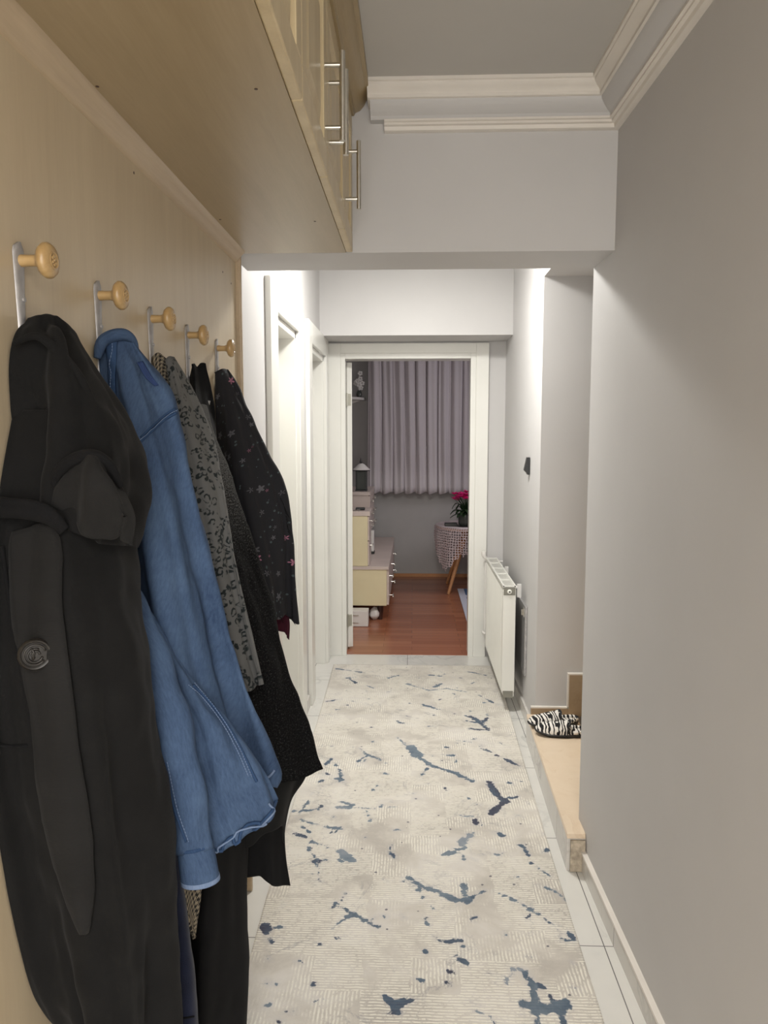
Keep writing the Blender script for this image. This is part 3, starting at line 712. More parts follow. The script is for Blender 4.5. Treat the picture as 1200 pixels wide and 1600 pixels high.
# ------------------------------------------------------------------ hanging clothes
def W(px, py, x=XP+.003): return atx(px, py, x)
def cr(P, t):
    n = len(P)-1; t = max(0, min(n-1e-6, t)); i = int(t); f = t-i
    p1, p2 = P[i], P[i+1]; p0 = P[i-1] if i > 0 else p1*2-p2; p3 = P[i+2] if i+2 <= n else p2*2-p1
    return (p1*2+(p2-p0)*f+(p0*2-p1*5+p2*4-p3)*f*f+(p1*3-p0-p2*3+p3)*f**3)*.5
def resample(P, n):
    fine = [cr(P, (len(P)-1)*k/200) for k in range(201)]
    L_ = [0]
    for a, b in zip(fine[:-1], fine[1:]): L_.append(L_[-1]+(b-a).length)
    out = []; j = 0
    for k in range(n):
        s = L_[-1]*k/(n-1)
        while j < 199 and L_[j+1] < s: j += 1
        f = (s-L_[j])/max(1e-9, L_[j+1]-L_[j]); out.append(fine[j].lerp(fine[j+1], min(1, f)))
    return out
def drape(name, mat, rails, parent=None, nu=70, nv=110, folds=(), thick=.004, seed=0, rough=.0015, wall=True, hem=None, linear=False):
    """a cloth surface through rails (each a list of points from top to bottom); folds = (count, phase, amp_top, amp_bottom, drift)"""
    R_ = []
    for r in rails:
        pts = [p if isinstance(p, Vector) else at(*p) for p in r]
        R_.append(resample(pts, nv))
    G = []
    for j in range(nv):
        col = [R_[i][j] for i in range(len(R_))]
        G.append([cr(col, (len(col)-1)*k/(nu-1)) for k in range(nu)])
    Nn = [[None]*nu for _ in range(nv)]
    for j in range(nv):
        for k in range(nu):
            a = G[j][min(k+1, nu-1)]-G[j][max(k-1, 0)]; b = G[min(j+1, nv-1)][k]-G[max(j-1, 0)][k]
            n = a.cross(b); n = n.normalized() if n.length > 1e-12 else Vector((1, 0, 0))
            Nn[j][k] = n
    c = sum((Nn[j][k] for j in range(nv) for k in range(nu)), Vector()) 
    sgn = 1 if c.dot(Vector((1, -.6, 0))) > 0 else -1
    vs = []; uvs = []
    for j in range(nv):
        vv = j/(nv-1); row = []
        ul = 0
        for k in range(nu):
            uu = k/(nu-1); d = 0
            for (cnt, ph, a0, a1, dr) in folds:
                s = math.sin(2*PI*(cnt*uu+ph+dr*vv+.12*math.sin(3*vv+ph*5)))
                d += (a0+(a1-a0)*vv)*(s+.3*math.sin(2*PI*(2*cnt*uu+ph*2.3+dr*vv)))
            p = G[j][k]
            d += rough*3*noise.noise(Vector((p.y*9+seed, p.x*9, p.z*5)))+rough*noise.noise(Vector((p.y*32+seed, p.x*32, p.z*20)))
            d *= min(1, 6*uu+.15, 6*(1-uu)+.15)*min(1, 12*vv+.1)
            q = p+Nn[j][k]*sgn*d
            if hem and j > nv*.9: q = q+Vector((0, 0, hem*math.sin(uu*23+seed)*(vv-.9)*10))
            if wall: q.x = max(q.x, XP+.004)
            if k: ul += (G[j][k]-G[j][k-1]).length
            row.append(q); uvs.append((ul, sum((R_[len(R_)//2][min(jj+1, nv-1)]-R_[len(R_)//2][jj]).length for jj in range(0)) + vv*1.0))
        vs += row
    Lm = sum((R_[len(R_)//2][j+1]-R_[len(R_)//2][j]).length for j in range(nv-1))
    uvs = [(u, v*Lm) for u, v in uvs]
    fs = [(j*nu+k, j*nu+k+1, (j+1)*nu+k+1, (j+1)*nu+k) if sgn > 0 else (j*nu+k, (j+1)*nu+k, (j+1)*nu+k+1, j*nu+k+1) for j in range(nv-1) for k in range(nu-1)]
    me = bpy.data.meshes.new(name); me.from_pydata([tuple(p) for p in vs], [], fs); me.update()
    ul_ = me.uv_layers.new(name='UVMap')
    li = np.empty(len(me.loops), dtype=np.int32); me.loops.foreach_get('vertex_index', li)
    ul_.data.foreach_set('uv', np.array(uvs, dtype=np.float32)[li].ravel())
    me.polygons.foreach_set('use_smooth', [True]*len(me.polygons)); me.materials.append(MT[mat])
    o = bpy.data.objects.new(name, me); COL.objects.link(o)
    if parent is not None: o.parent = parent; o.matrix_parent_inverse = parent_world(parent).inverted()
    s = o.modifiers.new('thickness', 'SOLIDIFY'); s.thickness = thick; s.offset = -1
    o['_bv'] = 0; del o['_bv']
    BV[o.name] = (BVHTree.FromPolygons([tuple(p) for p in vs], fs), vs)
    return o
BV = {}
def onto(o, px, py, lift=.001):
    bv = BV[o.name][0]; d = ray(px, py).normalized(); hit = bv.ray_cast(EYE, d)
    if hit[0] is None:
        near = bv.find_nearest(at(px, py, 1.15)); hp = near[0]; n = near[1]
    else: hp, n = hit[0], hit[1]
    if n.dot(d) > 0: n = -n
    return hp+n*lift, n
def dense(pts, n):
    P = [Vector((a, b, 0)) for a, b in pts]; return [(q.x, q.y) for q in resample(P, n)]
def seam(name, mat, o, pts, r=.0016, n=50, parent=None, lift=.0008):
    P = [onto(o, x, y, lift)[0] for x, y in dense(pts, n)]
    P = [(P[max(i-1, 0)]+P[i]*2+P[min(i+1, n-1)])/4 for i in range(n)]
    return MB().tube(P, r, 8).build(name, mat, parent or o, smooth=True)
def stitches(name, mat, o, pts, n=60, parent=None, r=.0007, lift=.0016, duty=.55):
    P = [onto(o, x, y, lift)[0] for x, y in dense(pts, n*4+1)]
    return MB().tube(P, [r if (i % 4) in (0, 1) else r*.35 for i in range(len(P))], 5).build(name, mat, parent or o, smooth=True)
def strip(name, mat, o, left, right, lift=.004, n=60, w=10, parent=None, puff=.002, thick=.003):
    Lp, Rp = dense(left, n), dense(right, n); vs = []
    for i in range(n):
        for k in range(w):
            f = k/(w-1); x = Lp[i][0]*(1-f)+Rp[i][0]*f; y = Lp[i][1]*(1-f)+Rp[i][1]*f
            vs.append(onto(o, x, y, lift+puff*math.sin(PI*f))[0])
    fs = [(j*w+k, j*w+k+1, (j+1)*w+k+1, (j+1)*w+k) for j in range(n-1) for k in range(w-1)]
    b = MB().add(vs, fs).build(name, mat, parent or o, smooth=True)
    me = b.data; ul_ = me.uv_layers.new(name='UVMap'); li = np.empty(len(me.loops), dtype=np.int32); me.loops.foreach_get('vertex_index', li)
    ul_.data.foreach_set('uv', np.array([(v.y, v.z) for v in vs], dtype=np.float32)[li].ravel())
    s = b.modifiers.new('thickness', 'SOLIDIFY'); s.thickness = thick; s.offset = 0
    return b
def sock(name, mat, pts, rad, parent, n=28, flat=.8, wr=.0, seed=0, closed=False, smooth_n=60):
    """a soft tube (sleeve) through points with radii and cloth wrinkles"""
    P = resample([p if isinstance(p, Vector) else at(*p) for p in pts], smooth_n)
    rr = [cr([Vector((r, 0, 0)) for r in rad], (len(rad)-1)*k/(smooth_n-1)).x for k in range(smooth_n)]
    vs = []; up = None; uv = []; ln = 0
    for i, p in enumerate(P):
        t = (P[min(i+1, smooth_n-1)]-P[max(i-1, 0)]).normalized()
        if up is None: up = (Vector((0, 1, 0))-t*t.y).normalized()
        up = (up-t*up.dot(t)).normalized(); sd = t.cross(up)
        if i: ln += (P[i]-P[i-1]).length
        for k in range(n):
            a = 2*PI*k/n; r = rr[i]*(1+wr*noise.noise(Vector((math.cos(a)*1.5+seed, math.sin(a)*1.5, ln*16)))+wr*.5*math.sin(ln*55+2.2*math.sin(a)+seed))
            vs.append(p+up*math.cos(a)*r*flat+sd*math.sin(a)*r); uv.append((a*rr[i], ln))
    fs = [(i*n+k, i*n+(k+1) % n, (i+1)*n+(k+1) % n, (i+1)*n+k) for i in range(smooth_n-1) for k in range(n)]
    if closed: fs += [tuple(range(n)), tuple((smooth_n-1)*n+k for k in range(n))]
    b = MB().add(vs, fs).build(name, mat, parent, smooth=True); me = b.data
    ul_ = me.uv_layers.new(name='UVMap'); li = np.empty(len(me.loops), dtype=np.int32); me.loops.foreach_get('vertex_index', li)
    ul_.data.foreach_set('uv', np.array(uv, dtype=np.float32)[li].ravel())
    if not closed: s = b.modifiers.new('thickness', 'SOLIDIFY'); s.thickness = .003; s.offset = -1
    BV[b.name] = (BVHTree.FromPolygons([tuple(p) for p in vs], fs), vs)
    return b

# --- charcoal coat with a hood on the nearest hook
coat = thing('hooded_coat', 'long charcoal hooded coat with a big round button, nearest to the camera', 'coat', (-.47, 1.05, .5))
body = drape('coat_body', 'charcoal', [
    [W(20, 640), W(-4, 780), W(-20, 950), W(-24, 1150), W(2, 1345), W(22, 1450), W(52, 1555), W(95, 1625), W(118, 1700)],
    [(60, 640, .99), (22, 800, .955), (16, 1000, .93), (30, 1200, .915), (62, 1400, .93), (100, 1570, .96), (135, 1700, .97)],
    [(110, 640, .98), (92, 800, .955), (100, 1000, .93), (128, 1200, .92), (150, 1400, .935), (175, 1570, .96), (185, 1700, .97)],
    [(150, 650, 1.02), (150, 800, 1.0), (180, 1000, .975), (205, 1200, .97), (225, 1400, .985), (230, 1570, 1.01), (235, 1700, 1.02)],
    [(180, 660, 1.07), (200, 790, 1.09), (203, 860, 1.09), (207, 950, 1.085), (226, 1050, 1.08), (246, 1150, 1.08), (266, 1280, 1.085), (275, 1390, 1.09), (271, 1500, 1.1), (273, 1620, 1.1), (272, 1710, 1.1)],
    [W(120, 680), W(140, 850), W(150, 1050), W(165, 1300), W(180, 1600), W(185, 1710)],
], coat, 90, 130, folds=[(2.3, .1, .003, .013, .3), (4.6, .55, .001, .009, -.7), (7.3, .3, 0, .004, .8)], seed=2, rough=.005)
hood = drape('hood', 'charcoal', [
    [W(43, 497), W(22, 522), W(12, 570), W(14, 640), W(22, 700), W(12, 760), W(8, 800)],
    [(56, 492, 1.035), (48, 520, 1.0), (45, 590, .985), (58, 690, .975), (52, 790, .965)],
    [(70, 490, 1.04), (86, 520, 1.0), (95, 600, .98), (108, 700, .965), (112, 830, .95)],
    [(84, 492, 1.05), (112, 530, 1.02), (140, 620, 1.0), (168, 720, .985), (172, 850, .975)],
    [(94, 496, 1.06), (118, 512, 1.065), (142, 550, 1.07), (166, 597, 1.08), (190, 642, 1.095), (213, 695, 1.105), (221, 770, 1.11), (214, 815, 1.11), (202, 852, 1.1)],
    [W(92, 505), W(120, 600), W(145, 700), W(150, 840)],
], coat, 80, 90, folds=[(2.0, .15, .003, .010, .5), (3.7, .6, .002, .008, .9)], seed=5, rough=.007)
# folded edge of the hood and its drooping opening
m = sock('hood_rim', 'charcoal', [(22, 536, .985), (60, 526, .985), (100, 560, .99), (135, 612, 1.0), (160, 680, 1.0)], [.003, .006, .007, .006, .002], coat, wr=.15, flat=1.0)
rb = drape('hood_opening', 'charcoal2', [
    [(112, 722, .945), (98, 742, .945), (84, 762, .945), (78, 790, .95)],
    [(128, 712, .93), (122, 745, .92), (118, 790, .925), (120, 830, .945)],
    [(150, 712, .93), (155, 745, .915), (158, 795, .92), (165, 850, .945)],
    [(172, 730, .95), (190, 765, .93), (203, 805, .935), (200, 850, .96)],
    [(180, 740, .98), (200, 775, .975), (212, 810, .98), (206, 852, .99)],
], coat, 50, 50, folds=[(1.6, .4, .002, .008, .4)], seed=9, rough=.004, wall=False)
m = sock('hood_roll', 'blackcloth', [(92, 775, .955), (88, 745, .95), (110, 720, .94), (142, 712, .935), (168, 726, .945), (190, 760, .96)], [.004, .007, .008, .008, .007, .004], coat, wr=.2, flat=1.0)
m = sock('belt', 'blackcloth', [(-30, 792, .955), (10, 793, .945), (45, 795, .94), (75, 806, .94), (100, 830, .945)], [.013, .014, .013, .012, .008], coat, wr=.2, flat=.6)
pk = strip('placket', 'charcoal2', body, [(22, 832), (17, 850), (22, 940), (34, 1040), (50, 1130), (64, 1240), (92, 1360), (128, 1450)],
           [(80, 818), (97, 850), (100, 950), (112, 1050), (124, 1150), (140, 1260), (146, 1360), (138, 1452)], lift=.006, puff=.005, parent=coat, thick=.004)
bp, bn = onto(body, 78, 1016, .022)
bn = (Vector((.55, -.83, .02))).normalized()
Mx = Matrix.Translation(bp) @ bn.to_track_quat('Z', 'Y').to_matrix().to_4x4()
bt = MB().lathe([(.0185, -.004), (.0200, -.001), (.0200, .002), (.0182, .0042), (.0165, .0036), (.0150, .0022), (.001, .0026)], 40, Mx).build('button', 'buttonm', coat, auto=40)
m = MB()
def arc(cx, cy, r, a0, a1, z=.0036, rr=.0014, n=18):
    m.tube([Mx @ Vector((cx+r*math.cos(a0+(a1-a0)*k/n), cy+r*math.sin(a0+(a1-a0)*k/n), z)) for k in range(n+1)], rr, 7)
arc(0, 0, .0128, .3, 5.6); arc(0, -.001, .0085, 1.0, 6.0); arc(.001, 0, .0045, 0, 4.4)
m.tube([Mx @ Vector(p) for p in ((-.004, .009, .004), (-.001, .003, .0045), (-.003, -.006, .004))], .0015, 7)
m.build('button_relief', 'buttonm', bt, smooth=True)
seam('pocket_edge', 'blackcloth', body, [(-10, 1163), (20, 1166), (44, 1165)], .0022, 20, coat)
seam('front_edge', 'blackcloth', body, [(2, 850), (18, 960), (40, 1080), (62, 1180), (84, 1300), (122, 1430)], .003, 50, coat)

# --- dark navy jeans behind the charcoal coat
jean = drape('navy_jeans', 'navy', [
    [W(215, 1300), W(225, 1500), W(235, 1680)],
    [(240, 1300, 1.19), (245, 1500, 1.19), (250, 1700, 1.2)],
    [(275, 1300, 1.20), (295, 1460, 1.21), (304, 1540, 1.21), (308, 1700, 1.22)],
    [W(255, 1300), W(262, 1500), W(268, 1700)],
], None, 40, 60, folds=[(1.5, .2, .002, .006, .1)], seed=4)
tag(jean, 'dark navy denim trousers hanging low behind the charcoal coat', 'trousers')
seam('hem_seam', 'blackcloth', jean, [(280, 1590), (290, 1590), (303, 1588)], .0016, 20)

# --- denim jacket
dj = thing('denim_jacket', 'faded blue denim jacket hanging on the second hook', 'jacket', (-.45, 1.3, .8))
back = drape('jacket_back', 'denim', [
    [W(152, 545), W(160, 640), W(175, 800), W(195, 1000), W(215, 1200), W(225, 1260)],
    [(166, 530, 1.29), (186, 600, 1.265), (205, 700, 1.235), (222, 850, 1.225), (240, 1000, 1.225), (262, 1120, 1.225), (292, 1240, 1.225)],
    [(186, 524, 1.30), (216, 600, 1.28), (238, 700, 1.26), (268, 850, 1.25), (297, 1000, 1.25), (325, 1120, 1.25), (345, 1235, 1.25)],
    [(202, 528, 1.31), (233, 590, 1.31), (262, 670, 1.305), (292, 820, 1.30), (325, 960, 1.30), (365, 1110, 1.30), (390, 1225, 1.30)],
    [(209, 534, 1.33), (225, 557, 1.335), (243, 583, 1.34), (262, 612, 1.345), (274, 640, 1.345), (284, 690, 1.345), (297, 760, 1.345), (319, 850, 1.345), (341, 945, 1.345), (372, 1050, 1.345), (400, 1140, 1.345), (422, 1203, 1.345), (415, 1222, 1.34)],
    [W(205, 540), W(235, 640), W(255, 850), W(270, 1050), W(285, 1200)],
], dj, 90, 130, folds=[(2.2, .3, .002, .009, .3), (5.0, .1, .001, .004, -.4)], seed=11, rough=.004)
front = drape('jacket_front', 'denim', [
    [(216, 955, 1.20), (236, 1060, 1.185), (258, 1150, 1.18), (286, 1250, 1.175), (322, 1326, 1.175)],
    [(226, 952, 1.20), (268, 1065, 1.19), (300, 1150, 1.18), (322, 1250, 1.17), (350, 1333, 1.17)],
    [(236, 955, 1.205), (292, 1070, 1.2), (335, 1150, 1.185), (362, 1230, 1.18), (392, 1306, 1.18)],
    [(241, 962, 1.215), (312, 1072, 1.225), (362, 1140, 1.22), (398, 1195, 1.215), (424, 1272, 1.20)],
    [(244, 968, 1.225), (280, 1030, 1.235), (320, 1078, 1.24), (352, 1118, 1.24), (388, 1165, 1.24), (416, 1208, 1.235), (435, 1248, 1.225)],
], dj, 70, 80, folds=[(1.4, .15, .002, .014, .15), (3.1, .7, .001, .006, .3)], seed=13, wall=False, rough=.005)
sl = sock('sleeve', 'denim', [(176, 880, 1.19), (222, 985, 1.165), (256, 1110, 1.14), (284, 1220, 1.13), (304, 1325, 1.13)], [.012, .028, .038, .036, .030], dj, wr=.13, flat=.75, seed=3)
cf = sock('cuff', 'denim', [(303, 1318, 1.13), (308, 1345, 1.128), (313, 1374, 1.126)], [.0285, .0305, .031], sl, wr=.02, flat=.75, smooth_n=14)
sock('cuff_edge', 'denimlight', [(312.4, 1370, 1.126), (313.4, 1377, 1.126)], [.0315, .0315], cf, flat=.75, smooth_n=5)
sock('cuff_seam', 'denimseam', [(303, 1317, 1.13), (304, 1322, 1.13)], [.0298, .0302], cf, flat=.75, smooth_n=5)
# collar band turned up at the hook
col = strip('collar', 'denimseam', back, [(168, 541), (172, 600), (173, 660), (180, 700)], [(182, 530), (183, 600), (185, 660), (190, 695)], lift=.003, puff=.003, parent=dj, thick=.003)
sock('collar_fold', 'denim', [(152, 560, 1.27), (160, 535, 1.275), (178, 524, 1.285), (196, 523, 1.30), (208, 533, 1.32), (214, 548, 1.33)], [.006, .0095, .0105, .010, .008, .004], dj, wr=.08, flat=1.0)
stitches('collar_stitching', 'stitch', back, [(176, 540), (178, 600), (179, 660), (185, 695)], 34, dj, lift=.008)
strip('label_patch', 'patch', back, [(213, 567), (226, 590), (241, 604)], [(222, 565), (236, 587), (249, 602)], lift=.002, puff=0, parent=dj, n=14, w=6, thick=.001)
seam('yoke_seam', 'denimseam', back, [(217, 692), (235, 675), (255, 657), (275, 645)], .0028, 30, dj)
seam('yoke_seam', 'denimseam', back, [(219, 684), (237, 667), (256, 650), (274, 638)], .0018, 30, dj)
stitches('yoke_stitching', 'stitch', back, [(218, 688), (236, 671), (255, 654), (275, 641)], 30, dj, lift=.0035)
seam('side_seam', 'denimseam', back, [(247, 985), (250, 1040), (256, 1110), (262, 1160)], .0022, 30, dj)
seam('front_seam', 'denimseam', front, [(300, 1070), (330, 1100), (365, 1150), (398, 1215), (402, 1222)], .0026, 40, dj)
stitches('front_stitching', 'stitch', front, [(302, 1068), (334, 1106), (367, 1158), (394, 1213)], 40, dj, lift=.003)
stitches('front_stitching', 'stitch', front, [(294, 1070), (326, 1104), (359, 1154), (388, 1212)], 40, dj, lift=.003)
seam('front_hem', 'denimseam', front, [(329, 1327), (350, 1329), (376, 1313), (400, 1294), (422, 1271), (432, 1250)], .0030, 40, dj)
seam('front_hem_edge', 'denimlight', front, [(331, 1330), (351, 1332), (378, 1316), (402, 1297), (424, 1274), (434, 1252)], .0016, 40, dj, lift=.0026)
seam('back_hem_edge', 'denimlight', back, [(414, 1219), (423, 1211), (429, 1203)], .0022, 16, dj)
seam('sleeve_seam', 'denimseam', sl, [(258, 1190), (272, 1260), (291, 1316)], .0020, 30, sl)
stitches('sleeve_stitching', 'stitch', sl, [(262, 1190), (277, 1260), (295, 1314)], 24, sl, lift=.002)

# --- houndstooth scarf and grey leopard scarf on the third hook
hs = drape('houndstooth_scarf', 'hound', [
    [W(236, 566), W(246, 620), W(258, 700), W(266, 900), W(275, 1200), W(283, 1400), W(288, 1440)],
    [(238, 557, 1.535), (250, 620, 1.51), (264, 720, 1.49), (280, 900, 1.46), (285, 1200, 1.42), (278, 1380, 1.38), (300, 1466, 1.38)],
    [(248, 551, 1.55), (262, 620, 1.53), (275, 720, 1.5), (290, 900, 1.47), (305, 1200, 1.43), (300, 1380, 1.40), (303, 1463, 1.40)],
    [(262, 562, 1.56), (272, 620, 1.56), (281, 700, 1.53), (305, 900, 1.48), (315, 1200, 1.44), (316, 1370, 1.42), (306, 1458, 1.42)],
], None, 44, 130, folds=[(1.8, .2, .002, .003, .2)], seed=21)
tag(hs, 'thin black and cream houndstooth scarf between the denim jacket and the leopard scarf', 'scarf')
lp = drape('leopard_scarf', 'leopard', [
    [(258, 562, 1.545), (268, 620, 1.53), (285, 700, 1.50), (305, 800, 1.48), (330, 900, 1.46), (350, 1000, 1.45), (385, 1080, 1.45)],
    [(263, 557, 1.55), (282, 620, 1.53), (300, 700, 1.505), (322, 800, 1.485), (342, 900, 1.465), (362, 1000, 1.455), (392, 1080, 1.455)],
    [(269, 557, 1.57), (294, 620, 1.56), (318, 690, 1.54), (340, 780, 1.51), (356, 880, 1.49), (376, 980, 1.475), (399, 1072, 1.475)],
    [(273, 560, 1.60), (303, 620, 1.60), (330, 690, 1.59), (348, 780, 1.56), (364, 880, 1.53), (383, 980, 1.51), (401, 1070, 1.50)],
    [W(268, 575), W(290, 640), W(305, 760), W(312, 900), W(318, 1070)],
], None, 60, 110, folds=[(2.3, .35, .002, .004, .15)], seed=25, rough=.002)
tag(lp, 'grey leopard print scarf draped beside the houndstooth scarf', 'scarf')

# --- black woollen coat, grey flecked at the shoulder, hem flaring into the hall
wc = thing('wool_coat', 'black flecked woollen coat whose flared hem juts furthest into the hall', 'coat', (-.4, 1.75, .4))
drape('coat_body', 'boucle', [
    [W(285, 700), W(300, 900), W(315, 1100), W(320, 1230)],
    [(300, 640, 1.70), (318, 780, 1.62), (345, 950, 1.55), (372, 1090, 1.53), (400, 1235, 1.53)],
    [(312, 632, 1.72), (336, 760, 1.63), (372, 920, 1.56), (408, 1080, 1.545), (440, 1222, 1.545)],
    [(320, 632, 1.75), (350, 750, 1.67), (392, 900, 1.60), (440, 1060, 1.59), (482, 1212, 1.59)],
    [(324, 636, 1.79), (340, 680, 1.77), (362, 740, 1.735), (386, 815, 1.70), (412, 893, 1.67), (433, 975, 1.655), (462, 1070, 1.65), (487, 1142, 1.65), (510, 1196, 1.65)],
    [(318, 650, 1.85), (345, 780, 1.85), (385, 940, 1.86), (425, 1080, 1.87), (452, 1190, 1.88)],
    [W(305, 660), W(345, 800), W(362, 950), W(370, 1100), W(375, 1185)],
], wc, 100, 120, folds=[(2.4, .2, .001, .010, .2), (5.2, .7, 0, .004, .3)], seed=31, rough=.004)
drape('lining_panel', 'lining', [
    [(360, 1150, 1.60), (362, 1230, 1.59), (366, 1330, 1.58)],
    [(390, 1150, 1.585), (394, 1230, 1.575), (396, 1322, 1.575)],
    [(430, 1150, 1.62), (428, 1200, 1.61), (425, 1260, 1.60), (420, 1300, 1.60)],
    [(462, 1150, 1.68), (466, 1200, 1.67), (452, 1245, 1.65), (442, 1290, 1.64)],
    [(472, 1150, 1.70), (484, 1190, 1.70), (476, 1218, 1.68), (456, 1250, 1.67), (447, 1290, 1.66), (445, 1318, 1.66)],
], wc, 50, 50, folds=[(1.6, .1, .002, .006, .2)], seed=33, wall=False)
drape('coat_tail', 'blackcloth', [
    [(370, 1230, 1.64), (372, 1300, 1.64), (376, 1371, 1.64)],
    [(396, 1230, 1.63), (400, 1300, 1.63), (405, 1371, 1.63)],
    [(422, 1230, 1.66), (426, 1310, 1.655), (428, 1384, 1.65)],
    [(446, 1230, 1.70), (445, 1300, 1.69), (447, 1340, 1.69), (454, 1384, 1.69)],
], wc, 40, 40, folds=[(1.8, .1, .001, .006, .1)], seed=36, wall=False)

# --- long black garment reaching down to the floor line
bc = drape('black_robe', 'blackcloth', [
    [W(296, 590), W(300, 800), W(305, 1100), W(296, 1300), W(290, 1500), W(285, 1680)],
    [(300, 572, 1.76), (312, 800, 1.66), (325, 1000, 1.56), (325, 1150, 1.5), (316, 1300, 1.46), (308, 1480, 1.44), (300, 1700, 1.43)],
    [(304, 568, 1.77), (330, 800, 1.70), (352, 1000, 1.60), (360, 1150, 1.54), (352, 1300, 1.49), (345, 1480, 1.47), (335, 1700, 1.46)],
    [(309, 573, 1.79), (345, 800, 1.76), (375, 1000, 1.68), (392, 1180, 1.62), (384, 1300, 1.58), (382, 1420, 1.56), (386, 1500, 1.55), (380, 1600, 1.54), (374, 1710, 1.54)],
    [(315, 567, 1.80), (332, 650, 1.82), (347, 800, 1.82), (372, 1000, 1.80), (385, 1180, 1.76), (378, 1300, 1.74), (376, 1420, 1.72), (378, 1500, 1.70), (372, 1600, 1.68), (366, 1710, 1.68)],
    [(321, 569, 1.80), (331, 610, 1.83), (337, 660, 1.85), W(342, 800), W(340, 1000), W(345, 1180), W(348, 1300), W(346, 1450), W(342, 1600), W(338, 1710)],
], None, 70, 120, folds=[(2.7, .3, .001, .006, .2)], seed=41)
tag(bc, 'plain black garment on the fourth hook hanging almost down to the floor', 'garment')

# --- black floral scarf on the last hook, with a burgundy end under it
fl = drape('floral_scarf', 'floral', [
    [W(336, 582), W(336, 640), W(342, 740), W(350, 850), W(356, 960)],
    [(342, 578, 2.06), (350, 640, 2.03), (365, 740, 1.98), (385, 850, 1.94), (402, 955, 1.93)],
    [(348, 576, 2.07), (366, 640, 2.04), (390, 740, 1.99), (412, 850, 1.95), (430, 960, 1.94)],
    [(354, 577, 2.09), (374, 620, 2.07), (396, 675, 2.05), (422, 745, 2.02), (438, 800, 2.01), (448, 860, 2.0), (452, 920, 2.0), (452, 966, 2.0)],
    [(358, 580, 2.11), (372, 603, 2.11), (386, 638, 2.11), (405, 688, 2.10), (424, 734, 2.09), (440, 776, 2.08), (445, 822, 2.07), (450, 880, 2.06), (453, 930, 2.06), (453, 969, 2.06)],
    [W(362, 600), W(373, 700), W(382, 850), W(385, 960)],
], None, 80, 100, folds=[(2.6, .1, .001, .009, .2), (5.1, .5, .0, .003, .1)], seed=51, rough=.003, hem=.012)
tag(fl, 'black scarf with small pink and grey flowers on the last hook', 'scarf')
rr = random.Random(5)
for (x, y) in dense([(440, 778), (447, 795), (452, 830)], 12)+dense([(458, 935), (457, 968), (440, 964)], 14):
    p = onto(fl, x-2, y, .001)[0]; MB().tube([p, p+Vector((.008+rr.uniform(-.004, .004), 0, -.014-rr.random()*.01))], [.0012, .0004], 5).build('fringe_strand', 'blackcloth', fl, smooth=True)
bg = drape('burgundy_scarf', 'burg', [
    [(425, 900, 2.035), (428, 940, 2.035), (432, 985, 2.035)],
    [(436, 900, 2.035), (440, 945, 2.035), (446, 990, 2.035)],
    [(446, 900, 2.045), (450, 950, 2.045), (453, 975, 2.045), (452, 1000, 2.045)],
], None, 20, 30, folds=[(1.2, .2, .001, .003, .1)], seed=55, wall=False)
tag(bg, 'burgundy cloth end showing below the black floral scarf', 'scarf')

# ------------------------------------------------------------------ radiator
rad = thing('radiator', 'white steel panel radiator with top grille on the right hall wall', 'radiator', (.53, 4.45, .08))
xa, xb, ya, yb, za, zb = .487, .553, 4.0, 4.93, .085, .70
m = MB()
def panel(m, x0, x1, side):
    # pressed steel panel with vertical channels
    y = ya+.004; pts = [(ya+.004, 0)]
    n = 26; w_ = (yb-ya-.06)/n
    prof = []
    y = ya+.03
    prof.append((ya+.004, 0)); 
    for i in range(n):
        prof += [(y+.10*w_, 0), (y+.24*w_, .009), (y+.76*w_, .009), (y+.9*w_, 0)]; y += w_
    prof.append((yb-.004, 0))
    vs = []; xo = x0 if side < 0 else x1
    for (yy, d) in prof:
        vs += [(xo-side*d*1.0, yy, za+.02), (xo-side*d, yy, zb-.03)]
    fs = [(2*i, 2*i+2, 2*i+3, 2*i+1) for i in range(len(prof)-1)]
    m.add(vs, fs); m.box(x0 if side > 0 else x0+.0095, x1 if side < 0 else x1-.006, ya+.004, yb-.004, za+.002, zb-.012)
panel(m, xa, xa+.014, -1)
m.build('front_panel', 'radwhite', rad)
m = MB().box(xb-.014, xb, ya+.004, yb-.004, za+.002, zb-.012); m.build('rear_panel', 'radwhite', rad)
m = MB().box(xa-.001, xb+.001, ya-.002, ya+.003, za+.03, zb-.022); m.build('side_cover', 'radwhite', rad, bevel=.0015)
m = MB().box(xa-.001, xb+.001, yb-.003, yb+.002, za+.03, zb-.022); m.build('side_cover', 'radwhite', rad, bevel=.0015)
m = MB(); m.box(xa-.002, xa+.006, ya, yb, zb-.012, zb); m.box(xb-.006, xb+.002, ya, yb, zb-.012, zb)
m.box(xa, xb, ya, ya+.012, zb-.008, zb-.001); m.box(xa, xb, yb-.012, yb, zb-.008, zb-.001)
for k in range(1, 5):
    y = ya+(yb-ya)*k/5; m.box(xa, xb, y-.006, y+.006, zb-.008, zb-.001)
for k in range(7):
    x = xa+.010+k*.0075; m.box(x, x+.0035, ya+.01, yb-.01, zb-.009, zb-.003)
m.build('top_grille', 'radwhite', rad)
MB().box(xa+.0145, xb-.0145, ya+.02, yb-.02, za+.03, zb-.02).build('convector', 'dullmetal', rad)
m = MB().box(xa+.002, xb-.002, ya-.004, ya-.0022, zb-.052, zb-.010); m.build('end_cap', 'plug', rad, bevel=.001)
m = MB().box(xa+.006, xb-.006, ya-.004, ya-.0022, za-.002, za+.036); m.build('end_cap', 'plug', rad, bevel=.001)
Mx = Matrix.Translation(((xa+xb)/2, ya-.004, zb-.032)) @ Matrix.Rotation(PI/2, 4, 'X')
